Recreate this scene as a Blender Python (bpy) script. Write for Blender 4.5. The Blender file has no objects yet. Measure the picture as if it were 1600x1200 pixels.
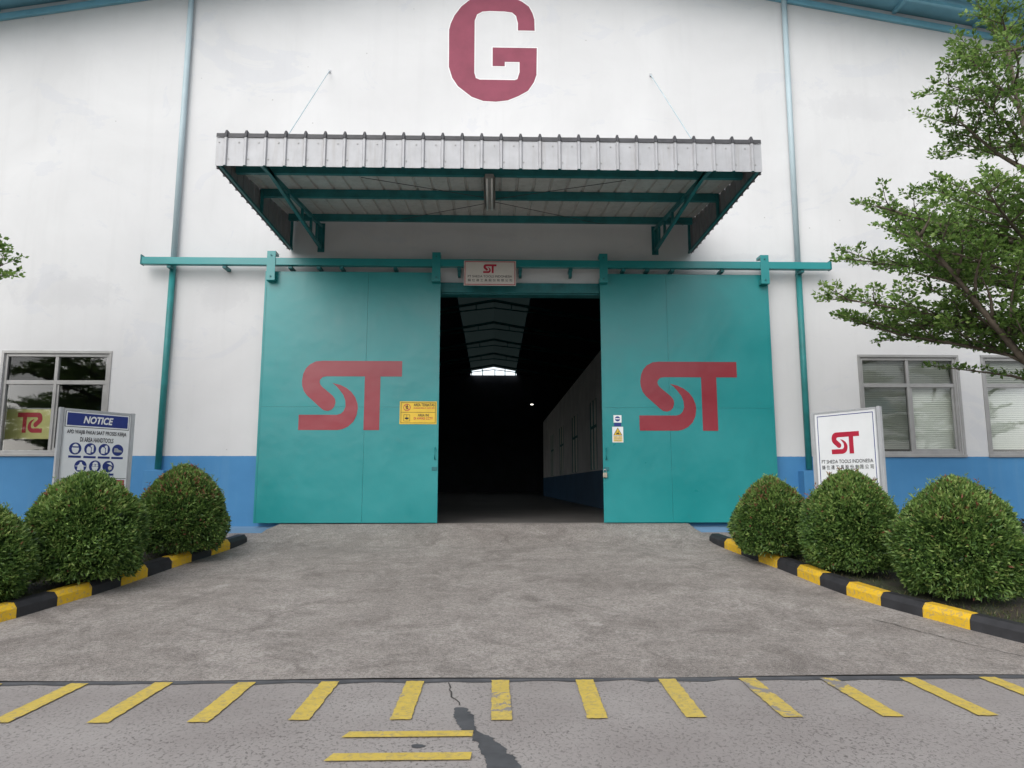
import bpy, bmesh, math, random
import numpy as np
from mathutils import Vector, Matrix
from mathutils.geometry import tessellate_polygon
R = math.radians
random.seed(7)
rng = np.random.default_rng(7)
sc = bpy.context.scene
col = sc.collection

# ------------------------------------------------------------------ camera
cd = bpy.data.cameras.new('camera'); cam = bpy.data.objects.new('camera', cd); col.objects.link(cam)
cam.location = (0, -12.5, 1.5)
cam.rotation_euler = (R(90 + 8.04), 0, R(-1.5))
cd.sensor_width = 36; cd.lens = 25.02; cd.clip_start = .05; cd.clip_end = 2000
sc.camera = cam
# ------------------------------------------------------------------ sky, sun, exposure (bright overcast day)
SUN_EL, SUN_AZ = 38, 205          # azimuth in degrees, clockwise from +Y (building side); 200 = behind the camera, a little left
w = bpy.data.worlds.new('World'); sc.world = w; w.use_nodes = True
nt = w.node_tree; bg = nt.nodes['Background']
sky = nt.nodes.new('ShaderNodeTexSky'); sky.sky_type = 'NISHITA'; sky.sun_disc = False
sky.sun_elevation = R(SUN_EL); sky.sun_rotation = R(SUN_AZ)
sky.air_density = 1.0; sky.dust_density = 1.5; sky.ozone_density = 1.0
hs = nt.nodes.new('ShaderNodeHueSaturation'); hs.inputs['Saturation'].default_value = .25
nt.links.new(sky.outputs[0], hs.inputs['Color']); nt.links.new(hs.outputs[0], bg.inputs[0])
bg.inputs[1].default_value = .15
sd = bpy.data.lights.new('sun', 'SUN'); sd.energy = 1.0; sd.angle = R(60); sd.color = (1, .97, .93)
sun = bpy.data.objects.new('sun', sd); col.objects.link(sun)
a, e = R(SUN_AZ), R(SUN_EL)
sdir = Vector((math.sin(a) * math.cos(e), math.cos(a) * math.cos(e), math.sin(e)))   # towards the sun
sun.rotation_euler = (-sdir).to_track_quat('-Z', 'Y').to_euler()
sun.location = (-6, -20, 20)
vs = sc.view_settings
vs.view_transform = 'Standard'; vs.look = 'None'; vs.exposure = 0.66; vs.gamma = 1; vs.use_curve_mapping = False
sc.cycles.max_bounces = 8; sc.cycles.transparent_max_bounces = 12

# ------------------------------------------------------------------ materials
class NT:
    def __init__(s, name):
        s.m = bpy.data.materials.new(name); s.m.use_nodes = True
        s.t = s.m.node_tree; s.b = s.t.nodes['Principled BSDF']; s.out = s.t.nodes['Material Output']
    def n(s, typ, **k):
        o = s.t.nodes.new('ShaderNode' + typ)
        for a, v in k.items(): setattr(o, a, v)
        return o
    def l(s, a, b): s.t.links.new(a, b)
    def val(s, sock, v):
        if hasattr(v, 'is_linked') or isinstance(v, bpy.types.NodeSocket): s.l(v, sock)
        else: sock.default_value = v
    def pos(s, scale=(1, 1, 1), obj=False):
        if obj: src = s.n('TexCoord').outputs['Object']
        else: src = s.n('NewGeometry').outputs['Position']
        mp = s.n('Mapping'); mp.inputs['Scale'].default_value = scale
        s.l(src, mp.inputs['Vector']); return mp.outputs[0]
    def noise(s, vec, scale, detail=4, rough=.6, dist=0):
        o = s.n('TexNoise'); o.inputs['Scale'].default_value = scale; o.inputs['Detail'].default_value = detail
        o.inputs['Roughness'].default_value = rough; o.inputs['Distortion'].default_value = dist
        s.l(vec, o.inputs['Vector']); return o.outputs['Fac']
    def vor(s, vec, scale, feature='F1'):
        o = s.n('TexVoronoi', feature=feature); o.inputs['Scale'].default_value = scale
        s.l(vec, o.inputs['Vector']); return o.outputs['Distance']
    def ramp(s, fac, stops):
        o = s.n('ValToRGB'); e = o.color_ramp.elements
        while len(e) < len(stops): e.new(.5)
        for i, (p, c) in enumerate(stops):
            e[i].position = p; e[i].color = (c, c, c, 1) if not isinstance(c, tuple) else (*c, 1)
        s.l(fac, o.inputs[0]); return o.outputs[0]
    def mix(s, fac, A, B, mode='MIX'):
        o = s.n('Mix', data_type='RGBA', blend_type=mode)
        for sk, v in ((o.inputs[0], fac), (o.inputs[6], A), (o.inputs[7], B)):
            if isinstance(v, tuple): sk.default_value = (*v, 1)
            else: s.val(sk, v)
        return o.outputs[2]
    def math(s, op, A, B=0.0):
        o = s.n('Math', operation=op); s.val(o.inputs[0], A); s.val(o.inputs[1], B); return o.outputs[0]
    def bump(s, h, strength=.3, dist=.01, nrm=None):
        o = s.n('Bump'); o.inputs['Strength'].default_value = strength; o.inputs['Distance'].default_value = dist
        s.l(h, o.inputs['Height'])
        if nrm: s.l(nrm, o.inputs['Normal'])
        s.l(o.outputs[0], s.b.inputs['Normal']); return o.outputs[0]
    def base(s, c):
        if isinstance(c, tuple): s.b.inputs['Base Color'].default_value = (*c, 1)
        else: s.l(c, s.b.inputs['Base Color'])
    def rough(s, r): s.val(s.b.inputs['Roughness'], r)
    def metal(s, v): s.b.inputs['Metallic'].default_value = v

def simple(name, c, rough=.6, metal=0, var=.15, scale=6, bump=0.0, spec=.5):
    m = NT(name); p = m.pos(); n = m.noise(p, scale)
    lo = tuple(x * (1 - var) for x in c); hi = tuple(min(1, x * (1 + var)) for x in c)
    m.base(m.ramp(n, [(.3, lo), (.7, hi)])); m.rough(rough); m.metal(metal)
    m.b.inputs['Specular IOR Level'].default_value = spec
    if bump: m.bump(m.noise(p, scale * 8), bump, .004)
    return m.m

def plaster():
    m = NT('plaster_wall'); p = m.pos()
    big = m.noise(p, .45, 5, .6, .4); fine = m.noise(p, 5, 6, .7)
    st = m.noise(m.pos((3.2, 3.2, .22)), 1.2, 5, .65)
    c = m.mix(m.ramp(big, [(.35, 0), (.7, 1)]), (.60, .60, .605), (.675, .675, .68))
    c = m.mix(m.math('MULTIPLY', m.ramp(st, [(.52, 0), (.75, 1)]), .16), c, (.48, .48, .48))
    c = m.mix(m.math('MULTIPLY', m.ramp(fine, [(.55, 0), (.8, 1)]), .12), c, (.5, .5, .52))
    # grey-washed repair patches below the door track
    pt = m.ramp(m.noise(m.pos((.6, 1, 1.1)), .9, 6, .7, 1.2), [(.57, 0), (.6, 1)])
    c = m.mix(m.math('MULTIPLY', pt, .22), c, (.5, .52, .58))
    sp = m.ramp(m.vor(p, 2.3), [(.018, 1), (.035, 0)])
    c = m.mix(m.math('MULTIPLY', sp, .55), c, (.22, .21, .2))
    for (cx, cy_, sx_, sz_) in ((4.75, 5.62, 1.1, .16), (-4.85, 4.85, .75, .5), (-7.6, 4.9, 1.6, .5), (.1, 6.0, .5, .12), (7.0, 8.6, 2.0, .5)):
        mp = m.n('Mapping'); mp.inputs['Location'].default_value = (-cx / sx_, 0, -cy_ / sz_); mp.inputs['Scale'].default_value = (1 / sx_, 0, 1 / sz_)
        m.l(m.n('NewGeometry').outputs['Position'], mp.inputs['Vector'])
        ln = m.n('VectorMath', operation='LENGTH'); m.l(mp.outputs[0], ln.inputs[0])
        d_ = m.math('ADD', ln.outputs['Value'], m.math('MULTIPLY', m.noise(p, 4.5, 6, .7, .6), 1.4))
        c = m.mix(m.math('MULTIPLY', m.ramp(m.math('MULTIPLY', d_, .5), [(.45, 1), (.6, .7), (.66, .0)]), .16), c, (.4, .4, .43))
    # blue painted dado, edge at z = 1.99
    sep = m.n('SeparateXYZ'); m.l(m.n('NewGeometry').outputs['Position'], sep.inputs[0])
    wob = m.math('MULTIPLY', m.noise(p, 14, 3), .012)
    z = m.math('ADD', sep.outputs['Z'], wob)
    blue = m.mix(m.ramp(m.noise(p, .9, 5), [(.3, 0), (.7, 1)]), (.045, .2, .42), (.065, .25, .5))
    blue = m.mix(m.math('MULTIPLY', m.ramp(st, [(.5, 0), (.75, 1)]), .3), blue, (.16, .33, .48))
    c = m.mix(m.math('LESS_THAN', z, 1.996), c, blue)
    c = m.mix(m.math('MULTIPLY', m.math('LESS_THAN', z, .80), .55), c, (.2, .3, .4))
    m.base(c); m.rough(.7)
    h = m.noise(p, 38, 4, .7); h2 = m.noise(p, 1.6, 3)
    m.bump(m.math('ADD', m.math('MULTIPLY', h, .15), h2), .35, .012)
    return m.m

def concrete_ramp():
    m = NT('ramp_concrete'); p = m.pos()
    big = m.noise(p, .55, 6, .65, .6); mid = m.noise(p, 2.6, 9, .8, .4); mot = m.noise(p, 7, 7, .8, .3); fine = m.noise(p, 34, 5, .8); gr = m.noise(p, 110, 3, .75)
    c = m.mix(m.ramp(big, [(.38, 0), (.62, 1)]), (.28, .246, .222), (.40, .36, .33))
    c = m.mix(m.math('MULTIPLY', m.ramp(mid, [(.49, 0), (.6, 1)]), .42), c, (.52, .475, .44))
    c = m.mix(m.math('MULTIPLY', m.ramp(m.noise(p, 1.6, 9, .8, .8), [(.49, 0), (.63, 1)]), .75), c, (.15, .126, .112))
    c = m.mix(m.math('MULTIPLY', m.ramp(mot, [(.5, 0), (.6, 1)]), .4), c, (.17, .15, .136))
    c = m.mix(m.math('MULTIPLY', m.ramp(fine, [(.47, 0), (.58, 1)]), .6), c, (.11, .097, .088))
    c = m.mix(m.math('MULTIPLY', m.ramp(gr, [(.52, 0), (.6, 1)]), .55), c, (.50, .465, .435))
    c = m.mix(m.math('MULTIPLY', m.ramp(m.noise(p, 4.2, 7, .75, .5), [(.62, 0), (.66, 1)]), .35), c, (.60, .555, .52))
    m.base(c); m.rough(.9)
    m.bump(m.math('ADD', m.math('MULTIPLY', fine, 1.2), m.math('ADD', gr, m.math('MULTIPLY', mid, 1.5))), .9, .01)
    return m.m

def concrete_road():
    m = NT('road_concrete'); p = m.pos(); q = m.pos((1, .75, 1))
    big = m.noise(p, .8, 5, .6); fine = m.noise(p, 90, 4, .7)
    pits = m.ramp(m.noise(q, 46, 4, .65, .6), [(.545, 0), (.62, 1)])
    area = m.ramp(m.noise(p, 1.3, 4), [(.35, .3), (.6, 1)])
    c = m.mix(m.ramp(big, [(.35, 0), (.65, 1)]), (.275, .248, .236), (.345, .318, .303))
    c = m.mix(m.math('MULTIPLY', m.ramp(fine, [(.5, 0), (.72, 1)]), .4), c, (.2, .185, .175))
    c = m.mix(m.math('MULTIPLY', m.math('MULTIPLY', pits, area), .8), c, (.12, .107, .1))
    m.base(c); m.rough(.9)
    m.bump(m.math('SUBTRACT', m.math('MULTIPLY', fine, .6), m.math('MULTIPLY', pits, .8)), .5, .006)
    return m.m

def road_paint(name, colr, worn):
    m = NT(name); p = m.pos()
    n = m.noise(p, 26, 6, .75, .4); n2 = m.noise(p, 2.6, 6, .75, .8)
    c = m.mix(m.ramp(m.noise(p, 9, 4), [(.3, 0), (.7, 1)]), colr, tuple(x * 1.18 for x in colr))
    c = m.mix(m.math('MULTIPLY', m.ramp(n, [(.5, 0), (.62, 1)]), .6), c, (.27, .225, .15))
    c = m.mix(m.ramp(n2, [(worn, 0), (worn + .02, 1)]), c, (.25, .23, .22))
    m.base(c); m.rough(.75); m.bump(m.noise(p, 90, 4, .7), .5, .004)
    return m.m

def door_paint(name, c0, c1):
    m = NT(name); p = m.pos()
    n = m.noise(p, .8, 5, .6, .5); f = m.noise(p, 7, 5, .7)
    c = m.mix(m.ramp(n, [(.3, 0), (.7, 1)]), c0, c1)
    c = m.mix(m.math('MULTIPLY', m.ramp(f, [(.58, 0), (.75, 1)]), .2), c, tuple(x * .6 + .06 for x in c0))
    sc_ = m.ramp(m.noise(m.pos((.5, 1, 5)), 6, 5, .8), [(.71, 0), (.75, 1)])
    c = m.mix(m.math('MULTIPLY', sc_, .3), c, (.2, .33, .34))
    m.base(c); m.rough(m.ramp(n, [(.3, .27), (.7, .40)])); m.b.inputs['Specular IOR Level'].default_value = .6
    m.bump(m.math('ADD', m.noise(p, 1.1, 3), m.math('MULTIPLY', f, .06)), .22, .07)
    return m.m

def galv(name, c=(.5, .51, .53), rough=.45):
    m = NT(name); p = m.pos(); n = m.noise(p, 5, 5, .65); st = m.noise(m.pos((9, 9, .8)), 1.5, 5, .7)
    c2 = m.mix(m.ramp(n, [(.3, 0), (.7, 1)]), tuple(x * .82 for x in c), c)
    c2 = m.mix(m.math('MULTIPLY', m.ramp(st, [(.5, 0), (.75, 1)]), .45), c2, (.26, .24, .22))
    m.base(c2); m.metal(.12); m.rough(rough); m.bump(n, .1, .01)
    return m.m

def leaf_mat(name, stops, trans=.25, rough=.45):
    m = NT(name); at = m.n('Attribute'); at.attribute_name = 'tint'
    c = m.ramp(at.outputs['Fac'], stops); m.base(c); m.rough(rough)
    m.b.inputs['Specular IOR Level'].default_value = .4
    tr = m.n('BsdfTranslucent'); m.l(c, tr.inputs['Color'])
    mx = m.n('MixShader'); mx.inputs[0].default_value = trans
    m.l(m.b.outputs[0], mx.inputs[1]); m.l(tr.outputs[0], mx.inputs[2]); m.l(mx.outputs[0], m.out.inputs['Surface'])
    return m.m

def glass_mat():
    m = NT('window_glass'); fr = m.n('Fresnel'); fr.inputs['IOR'].default_value = 1.6
    tr = m.n('BsdfTransparent'); tr.inputs['Color'].default_value = (.86, .9, .89, 1)
    gl = m.n('BsdfGlossy'); gl.inputs['Roughness'].default_value = .02
    mx = m.n('MixShader'); m.l(fr.outputs[0], mx.inputs[0]); m.l(tr.outputs[0], mx.inputs[1]); m.l(gl.outputs[0], mx.inputs[2])
    m.l(mx.outputs[0], m.out.inputs['Surface'])
    b = m.n('Bump'); b.inputs['Strength'].default_value = .06; b.inputs['Distance'].default_value = .02
    m.l(m.noise(m.pos(), 1.7, 2), b.inputs['Height']); m.l(b.outputs[0], gl.inputs['Normal'])
    return m.m

def skylight_mat():
    m = NT('skylight_sheet'); m.base((.05, .07, .065)); m.rough(.6)
    tr = m.n('BsdfTranslucent'); tr.inputs['Color'].default_value = (.007, .0105, .010, 1)
    ad = m.n('AddShader'); m.l(m.b.outputs[0], ad.inputs[0]); m.l(tr.outputs[0], ad.inputs[1]); m.l(ad.outputs[0], m.out.inputs['Surface'])
    return m.m

def emit(name, c, s):
    m = NT(name); m.b.inputs['Emission Color'].default_value = (*c, 1); m.b.inputs['Emission Strength'].default_value = s
    m.base(c); return m.m

def soil_mat():
    m = NT('soil'); p = m.pos(); n = m.noise(p, 3, 6, .7); f = m.noise(p, 40, 5, .75)
    c = m.mix(m.ramp(n, [(.4, 0), (.62, 1)]), (.055, .042, .03), (.05, .07, .028))
    c = m.mix(m.math('MULTIPLY', m.ramp(f, [(.5, 0), (.7, 1)]), .6), c, (.11, .09, .06))
    m.base(c); m.rough(.95); m.bump(m.math('ADD', n, f), 1, .03); return m.m

M = dict(
    wall=plaster(), ramp=concrete_ramp(), road=concrete_road(), soil=soil_mat(),
    teal=door_paint('teal_paint', (.008, .222, .228), (.013, .27, .278)),
    tealdark=simple('teal_steel', (.012, .15, .16), .5, 0, .25, 5, .1),
    tealpipe=simple('teal_pipe', (.02, .2, .2), .5, 0, .2, 3, .05),
    palepipe=simple('faded_pipe', (.42, .52, .56), .55, 0, .06, 2, .05),
    red=door_paint('red_logo_paint', (.24, .014, .026), (.29, .022, .036)),
    printred=simple('red_print', (.45, .012, .04), .5, 0, .08, 4),
    gred=simple('faded_red_paint', (.25, .055, .09), .75, 0, .12, 3, .1),
    white=simple('white_paint', (.78, .78, .78), .5, 0, .05, 3),
    offwhite=simple('cream_board', (.62, .58, .53), .5, 0, .06, 3),
    board=simple('white_board', (.8, .81, .82), .35, 0, .04, 3),
    navy=simple('navy_print', (.012, .03, .2), .45, 0, .1, 5),
    black=simple('black_print', (.015, .015, .018), .6, 0, .1, 5),
    yprint=simple('yellow_print', (.75, .5, .03), .45, 0, .08, 6),
    galv=galv('galvanised_steel'), fascia=galv('silver_sheet', (.45, .455, .47), .5), under=galv('sheet_underside', (.6, .59, .57), .6),
    side=galv('shaded_side_sheet', (.26, .26, .275), .6),  # shade on the inner face of the canopy sides put into the sheet colour
    cap=simple('dark_flashing', (.05, .05, .055), .6, 0, .3, 8, .1),
    soffit=simple('blue_roof_sheet', (.2, .45, .57), .5, 0, .15, 1.5, .05),
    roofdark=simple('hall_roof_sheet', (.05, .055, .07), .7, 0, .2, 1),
    alu=simple('aluminium_frame', (.33, .325, .32), .4, .3, .1, 4),
    glass=glass_mat(), blind=simple('pale_blind', (.8, .79, .72), .6, 0, .05, 3),
    dim=simple('hall_plaster', (.62, .61, .6), .8, 0, .15, 1.2), dimblue=simple('hall_blue_dado', (.05, .12, .22), .6, 0, .15, 1.2),
    hfloor=simple('hall_floor_concrete', (.16, .15, .14), .55, 0, .25, .8, .1),
    skylight=skylight_mat(), lampglow=emit('lit_lamp', (1, .95, .85), 3),
    tube=simple('lamp_tube', (.75, .75, .72), .3, 0, .05, 4), housing=simple('lamp_housing', (.34, .34, .33), .5, .2, .15, 6),
    kyel=road_paint('kerb_yellow', (.62, .38, .012), .80), kblk=simple('kerb_black', (.022, .022, .025), .65, 0, .35, 7, .4),
    syel=road_paint('stripe_yellow', (.54, .40, .075), .61), syel2=road_paint('worn_stripe_yellow', (.52, .39, .085), .565),
    tar=simple('tar', (.075, .077, .083), .75, 0, .25, 6, .3), crack=simple('crack_dirt', (.05, .045, .042), .9, 0, .3, 9),
    bark=simple('bark', (.13, .105, .08), .9, 0, .4, 9, .6),
    bush=leaf_mat('bush_leaf', [(0, (.025, .058, .016)), (.4, (.088, .17, .04)), (.7, (.175, .285, .065)), (.935, (.31, .41, .12)), (.96, (.24, .13, .07)), (1, (.27, .09, .06))], .3),
    tree=leaf_mat('tree_leaf', [(0, (.07, .135, .03)), (.5, (.17, .29, .065)), (1, (.34, .47, .13))], .5),
    shrub=leaf_mat('dark_shrub_leaf', [(0, (.02, .02, .02)), (.6, (.045, .05, .04)), (1, (.07, .05, .06))], .1),
    grass=leaf_mat('grass_blade', [(0, (.03, .05, .012)), (.6, (.07, .09, .025)), (1, (.16, .13, .06))], .2),
    reflected_sign=simple('yellow_reflection', (.62, .56, .22), .6, 0, .06, 2), brass=simple('padlock_brass', (.4, .36, .28), .4, .6, .1, 20),
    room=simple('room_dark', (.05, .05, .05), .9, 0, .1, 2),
)

# ------------------------------------------------------------------ mesh helpers
def chain_off(o):
    v = Vector((0, 0, 0))
    while o is not None: v = v + o.location; o = o.parent
    return v

class MB:
    def __init__(s): s.v = []; s.f = []
    def quad(s, *p): i = len(s.v); s.v += [tuple(q) for q in p]; s.f.append(tuple(range(i, i + len(p)))); return s
    def box(s, x0, x1, y0, y1, z0, z1):
        i = len(s.v)
        s.v += [(x0, y0, z0), (x1, y0, z0), (x1, y1, z0), (x0, y1, z0), (x0, y0, z1), (x1, y0, z1), (x1, y1, z1), (x0, y1, z1)]
        s.f += [tuple(i + k for k in f) for f in ((0, 3, 2, 1), (4, 5, 6, 7), (0, 1, 5, 4), (1, 2, 6, 5), (2, 3, 7, 6), (3, 0, 4, 7))]
        return s
    def prism(s, bottom, top):          # two rings of equal length, ordered
        n = len(bottom); i = len(s.v); s.v += [tuple(p) for p in bottom] + [tuple(p) for p in top]
        s.f += [tuple(reversed(range(i, i + n))), tuple(range(i + n, i + 2 * n))]
        s.f += [(i + k, i + (k + 1) % n, i + n + (k + 1) % n, i + n + k) for k in range(n)]
        return s
    def bar(s, a, b, wx, wz):           # rectangular bar from a to b
        a = Vector(a); b = Vector(b); d = (b - a).normalized()
        u = d.cross(Vector((0, 0, 1)));  u = Vector((1, 0, 0)) if u.length < 1e-4 else u.normalized()
        t = u.cross(d)
        ring = lambda c: [c + u * sx * wx / 2 + t * sz * wz / 2 for sx, sz in ((-1, -1), (1, -1), (1, 1), (-1, 1))]
        return s.prism(ring(a), ring(b))
    def tube(s, pts, rad, n=8):
        pts = [Vector(p) for p in pts]; rad = rad if isinstance(rad, (list, tuple)) else [rad] * len(pts)
        i0 = len(s.v)
        for k, p in enumerate(pts):
            d = (pts[min(k + 1, len(pts) - 1)] - pts[max(k - 1, 0)]).normalized()
            u = d.cross(Vector((0, 0, 1)));  u = Vector((1, 0, 0)) if u.length < 1e-3 else u.normalized()
            t = d.cross(u)
            for j in range(n):
                an = 2 * math.pi * j / n; s.v.append(tuple(p + (u * math.cos(an) + t * math.sin(an)) * rad[k]))
        for k in range(len(pts) - 1):
            for j in range(n):
                A = i0 + k * n; s.f.append((A + j, A + (j + 1) % n, A + n + (j + 1) % n, A + n + j))
        s.f.append(tuple(reversed(range(i0, i0 + n)))); e_ = i0 + (len(pts) - 1) * n; s.f.append(tuple(range(e_, e_ + n)))
        return s
    def flat(s, poly, y0, th=.003):     # polygon in XZ, facing -Y, front at y0 - th
        tris = tessellate_polygon([[Vector((p[0], p[1], 0)) for p in poly]])
        i = len(s.v); n = len(poly)
        s.v += [(p[0], y0 - th, p[1]) for p in poly] + [(p[0], y0, p[1]) for p in poly]
        for t in tris: s.f.append(tuple(i + k for k in t))
        s.f += [(i + k, i + (k + 1) % n, i + n + (k + 1) % n, i + n + k) for k in range(n)]
        return s
    def sheet(s, poly, z, th=.004):     # polygon in XY lying at z
        tris = tessellate_polygon([[Vector((p[0], p[1], 0)) for p in poly]])
        i = len(s.v); s.v += [(p[0], p[1], z(p[0], p[1]) if callable(z) else z) for p in poly]
        for t in tris: s.f.append(tuple(i + k for k in t))
        return s
    def mesh(s, name, mat, off=Vector((0, 0, 0)), smooth=False, bevel=0):
        me = bpy.data.meshes.new(name); me.from_pydata([(x - off.x, y - off.y, z - off.z) for x, y, z in s.v], [], s.f)
        bm = bmesh.new(); bm.from_mesh(me)
        if bevel: bmesh.ops.bevel(bm, geom=list(bm.edges), offset=bevel, segments=2, affect='EDGES', profile=.6, clamp_overlap=True)
        bmesh.ops.recalc_face_normals(bm, faces=bm.faces); bm.to_mesh(me); bm.free()
        me.materials.append(mat)
        if smooth: me.polygons.foreach_set('use_smooth', [True] * len(me.polygons))
        return me
    def build(s, name, mat, parent=None, smooth=False, bevel=0, local=False):
        off = Vector((0, 0, 0)) if (local or parent is None) else chain_off(parent)
        o = bpy.data.objects.new(name, s.mesh(name, mat, off, smooth, bevel)); col.objects.link(o); o.parent = parent
        return o

def tag(o, label=None, cat=None, group=None, kind=None):
    for k, v in (('label', label), ('category', cat), ('group', group), ('kind', kind)):
        if v: o[k] = v
    return o
def thing(name, label, cat, loc=(0, 0, 0), rz=0, group=None, kind=None):
    o = bpy.data.objects.new(name, None); col.objects.link(o); o.location = loc; o.rotation_euler = (0, 0, rz); o.empty_display_size = .2
    return tag(o, label, cat, group, kind)
def part(name, parent):
    o = bpy.data.objects.new(name, None); col.objects.link(o); o.parent = parent; return o
def obj_from(me, name, parent, loc=(0, 0, 0)):
    o = bpy.data.objects.new(name, me); col.objects.link(o); o.parent = parent; o.location = loc; return o

def text(body, parent, x, z, wid, hgt, y, mat, name='lettering', bold=0.0, shear=0.0, serif=False):
    """flat lettering fitted to wid x hgt centred at x, z, standing in the XZ plane at y, facing -Y (coordinates local to parent)"""
    cu = bpy.data.curves.new(name, 'FONT'); cu.body = body; cu.size = 1; cu.offset = bold; cu.shear = shear; cu.align_x = 'LEFT'
    cu.extrude = 0; cu.resolution_u = 3
    t = bpy.data.objects.new(name, cu); col.objects.link(t)
    dg = bpy.context.evaluated_depsgraph_get(); dg.update()
    me = bpy.data.meshes.new_from_object(t.evaluated_get(dg)); bpy.data.objects.remove(t); bpy.data.curves.remove(cu)
    n = len(me.vertices)
    if n == 0: return None
    co = np.empty(n * 3, np.float32); me.vertices.foreach_get('co', co); co = co.reshape(-1, 3)
    lo, hi = co.min(0), co.max(0); d = np.maximum(hi - lo, 1e-6)
    out = np.zeros_like(co)
    out[:, 0] = x + ((co[:, 0] - lo[0]) / d[0] - .5) * wid; out[:, 2] = z + ((co[:, 1] - lo[1]) / d[1] - .5) * hgt; out[:, 1] = y
    me.vertices.foreach_set('co', out.reshape(-1)); me.materials.clear(); me.materials.append(mat); me.update()
    o = bpy.data.objects.new(name, me); col.objects.link(o); o.parent = parent
    return o

def quads_mesh(name, V, F, mat, tint=None, smooth=True):
    me = bpy.data.meshes.new(name); nv = len(V); nf = len(F); k = F.shape[1]
    me.vertices.add(nv); me.vertices.foreach_set('co', V.astype(np.float32).reshape(-1))
    me.loops.add(nf * k); me.loops.foreach_set('vertex_index', F.astype(np.int32).reshape(-1))
    me.polygons.add(nf); me.polygons.foreach_set('loop_start', np.arange(0, nf * k, k, dtype=np.int32)); me.polygons.foreach_set('loop_total', np.full(nf, k, np.int32))
    if tint is not None:
        at = me.attributes.new('tint', 'FLOAT', 'POINT'); at.data.foreach_set('value', tint.astype(np.float32))
    me.update(calc_edges=True); me.validate(); me.materials.append(mat)
    return me

def leaves(P, D, L, Wd, tint, fold=.25):
    """one leaf at each point P growing along D: four corners (root, two sides, tip), folded along the midrib -> 2 triangles x 2"""
    n = len(P); D = D / np.linalg.norm(D, axis=1, keepdims=True)
    U = np.cross(D, rng.normal(size=(n, 3))); U /= np.linalg.norm(U, axis=1, keepdims=True)
    Nn = np.cross(U, D)
    L = L[:, None]; Wd = Wd[:, None]
    root = P; tip = P + D * L - Nn * L * .12
    m = P + D * L * .45
    a_ = m + U * Wd + Nn * Wd * fold; b_ = m - U * Wd + Nn * Wd * fold
    V = np.stack([root, a_, tip, b_], 1).reshape(-1, 3)
    i = np.arange(n)[:, None] * 4
    F = np.concatenate([i + np.array([[0, 1, 2]]), i + np.array([[0, 2, 3]])], 0)
    return V, F, np.repeat(tint, 4)

# ------------------------------------------------------------------ ground: level road, then a plane rising to the wall (z = .68 + .1 y)
gz = lambda x, y: max(-.006, .68 + .1 * y) if y > -6.75 else -.006
def grid(name, xs, ys, zf, mat, kind='structure', parent=None):
    V = [(x, y, zf(x, y)) for y in ys for x in xs]; nx = len(xs)
    F = [(j * nx + i, j * nx + i + 1, (j + 1) * nx + i + 1, (j + 1) * nx + i) for j in range(len(ys) - 1) for i in range(nx - 1)]
    m = MB(); m.v = V; m.f = F; o = m.build(name, mat, parent)
    tag(o, None, None, None, kind); return o
o = grid('ground', [-600, -60, -16, 16, 60, 600], [-600, -60, -6.76, -6.75, 0.0, .1, 80, 600],
         lambda x, y: -.03 if y <= -6.75 else (.66 + .1 * min(y, 0) if y <= 0 else .66), M['soil']); o['label'] = 'open ground around the factory'
road = grid('road', list(np.linspace(-40, 40, 41)), list(np.linspace(-26, -6.72, 20)), lambda x, y: 0.0, M['road']); road['label'] = 'pitted grey concrete road in front of the ramp'

# ramp of cast concrete, with a steeper raised tongue up to the door sill
KR = [(3.43, -1.05), (3.52, -1.51), (3.61, -1.98), (3.69, -2.45), (3.77, -2.90), (3.84, -3.36), (3.91, -3.83), (4.00, -4.29), (4.14, -4.75), (4.33, -5.18), (4.53, -5.60), (4.76, -6.0), (5.1, -6.32), (5.5, -6.55), (5.98, -6.66)]
KL = [(-3.83, -1.06), (-3.93, -1.50), (-4.03, -1.95), (-4.13, -2.38), (-4.21, -2.80), (-4.30, -3.26), (-4.39, -3.72), (-4.48, -4.17), (-4.60, -4.60), (-4.74, -5.03), (-4.93, -5.46), (-5.17, -5.87), (-5.5, -6.22), (-5.9, -6.48), (-6.38, -6.62)]
def kx(K, y):
    if y >= K[0][1]: return K[0][0]
    for (xa, ya), (xb, yb) in zip(K, K[1:]):
        if yb <= y <= ya: return xa + (xb - xa) * (ya - y) / (ya - yb)
    return K[-1][0]
def ramp_z(x, y):
    b = .685 + .1 * y
    t = .835 - .26 * max(0, -y - .18)                       # raised tongue
    xl, xr = -3.66 - .3 * min(1, max(0, -y - .15)), 3.40 + .1 * min(1, max(0, -y - .15))
    if x < xl: t -= (xl - x) * 1.4
    if x > xr: t -= (x - xr) * 1.4
    d = t - b; s = .03
    return b + (d if d > s else (s * math.exp((d - s) / s) if d > -.3 else 0)) + .004 + .006 * math.sin(x * 1.7 + y) * math.sin(y * 2.1)
ys = [-6.72, -6.6, -6.3] + list(np.linspace(-6, -.3, 40)) + [-.18, -.1, 0, .12]
V = []; F = []; NX = 61
for y in ys:
    xl, xr = (kx(KL, y) - .06, kx(KR, y) + .06) if y > -6.5 else (-14, 14) if y < -6.65 else (-8, 8)
    if y > -1.0: xl, xr = -3.98, 3.60
    for i in range(NX):
        x = xl + (xr - xl) * i / (NX - 1); V.append((x, y, ramp_z(x, y)))
F = [(j * NX + i, j * NX + i + 1, (j + 1) * NX + i + 1, (j + 1) * NX + i) for j in range(len(ys) - 1) for i in range(NX - 1)]
m = MB(); m.v = V; m.f = F; ramp = m.build('ramp', M['ramp'], None, smooth=True); tag(ramp, 'stained concrete ramp rising to the open doorway', None, None, 'structure')
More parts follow.
